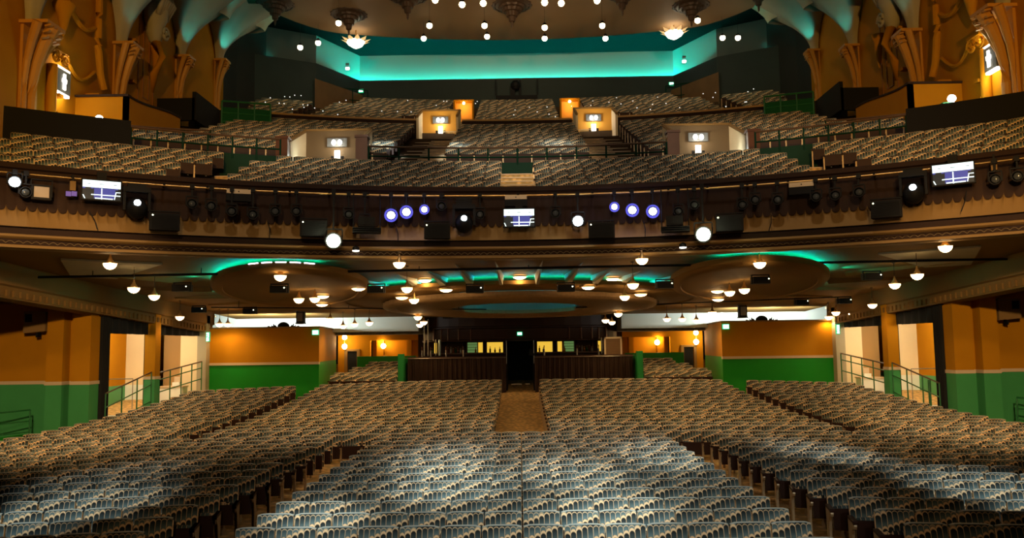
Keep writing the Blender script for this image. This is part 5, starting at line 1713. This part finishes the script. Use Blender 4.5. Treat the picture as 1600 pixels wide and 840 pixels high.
# ---- ceiling roses with dark drops, roof lamps, flower chandeliers
ROSES = [(430, 22, .80), (637, 10, .86), (800, 24, .86), (545, 38, .80), (972, 4, .86), (1080, 24, .80), (1185, 0, .80)]
rb = MB(); rb.lathe([(.95, 0), (.95, -.05), (.86, -.10), (.74, -.10), (.70, -.22), (.56, -.24), (.50, -.40), (.34, -.42), (.30, -.66), (.20, -.68), (.16, -.95), (.07, -1.0), (.05, -1.25), (.005, -1.35)], (0, 0, 0), 32, lobes=16, lobe=.04)
rr_ = MB(); rr_.lathe([(1.12, 0), (1.10, -.05), (1.0, -.08), (.95, -.02), (.95, 0)], (0, 0, 0), 32, lobes=16, lobe=.03)
prb = rb.build('drop', M_BRONZE, smooth='auto'); prr = rr_.build('rim', M_BRONZE, smooth='auto')
for i, (px, py, sc_) in enumerate(sorted(ROSES)):
    p = onf(px, py, lambda x, y: 18.9, 20, 60)
    t = thing('ceiling_rose', (p.x, p.y, 19.4), 'dark tiered ceiling rose with a pointed drop, %s from the left' % ORD[i], 'ceiling rose', 'dark ceiling roses')
    for pm in (prb, prr):
        o = pm if i == 0 else pm.copy()
        if i: COL.objects.link(o)
        o.parent = t; o.scale = (sc_, sc_, sc_)
ROOF = [(469, 74), (497, 67), (529, 36), (671, 40), (662, 60), (757, 40), (761, 57), (722, 7), (755, 5), (680, 0), (851, 4), (851, 43), (851, 60), (877, 5), (933, 1), (941, 40), (946, 60), (1090, 32), (1129, 59), (1153, 59)]
lb = MB(); lb.ball((0, 0, 0), .14, 12); plb = lb.build('bulb', emis('roof_bulb', (1, .82, .50), 12), smooth=True)
lc = MB(); lc.lathe([(.11, .05), (.12, .12), (.07, .20), (.02, .24), (.002, .24)], (0, 0, 0), 12); plc = lc.build('cap', M_BLACKM, smooth=True)
for i, (px, py) in enumerate(sorted(ROOF)):
    Y = 40.5 if py > 50 else 37.5 if py > 20 else 34.5
    p = at(px, py, Y)
    t = thing('roof_lamp', p, 'very bright round bulb under the main ceiling, %s from the left' % ORD[i], 'lamp', 'bright bulbs under the ceiling')
    for pm in (plb, plc):
        o = pm if i == 0 else pm.copy()
        if i: COL.objects.link(o)
        o.parent = t
    ztop = 19.4 if p.y < 42.4 else 20.6
    m = MB(); m.tube([(0, 0, .22), (0, 0, max(.3, ztop - p.z))], .006, 5); m.build('rod', M_BLACKM, t)
    light('lamp_light', 'POINT', (0, 0, -.2), 9, (1, .74, .40), size=.1, parent=t)
for i, (px, py) in enumerate(((556, 66), (1053, 52))):
    p = at(px, py, 41.5)
    t = thing('flower_chandelier', p, 'glowing flower-shaped glass chandelier, %s one under the ceiling edge' % ('left' if i == 0 else 'right'), 'chandelier')
    m = MB(); m.lathe([(.01, -.34), (.12, -.30), (.34, -.16), (.46, .02), (.40, .06), (.01, .02)], (0, 0, 0), 24, lobes=8, lobe=.08); m.build('bowl', emis('chandelier_glass', (1, .85, .62), 6), t, smooth=True)
    for k_ in range(10):
        a = 2 * PI * k_ / 10; c_, s_ = math.cos(a), math.sin(a)
        m = MB(); m.add([(.34 * c_, .34 * s_, -.02), ((.55 * c_ - .14 * s_), (.55 * s_ + .14 * c_), .05), (.78 * c_, .78 * s_, .16), ((.55 * c_ + .14 * s_), (.55 * s_ - .14 * c_), .05), (.5 * c_, .5 * s_, .0)],
                        [(0, 1, 4), (1, 2, 4), (2, 3, 4), (3, 0, 4)]); m.build('petal', mat('petal_glass', (.7, .5, .28), .3, emit=(1, .6, .25), estr=.7), t)
    m = MB(); m.tube([(0, 0, .02), (0, 0, max(.3, 19.4 - p.z))], .03, 6); m.build('stem', M_BRASS, t)
    light('lamp_light', 'POINT', (0, 0, -.5), 25, (1, .8, .5), size=.2, parent=t)
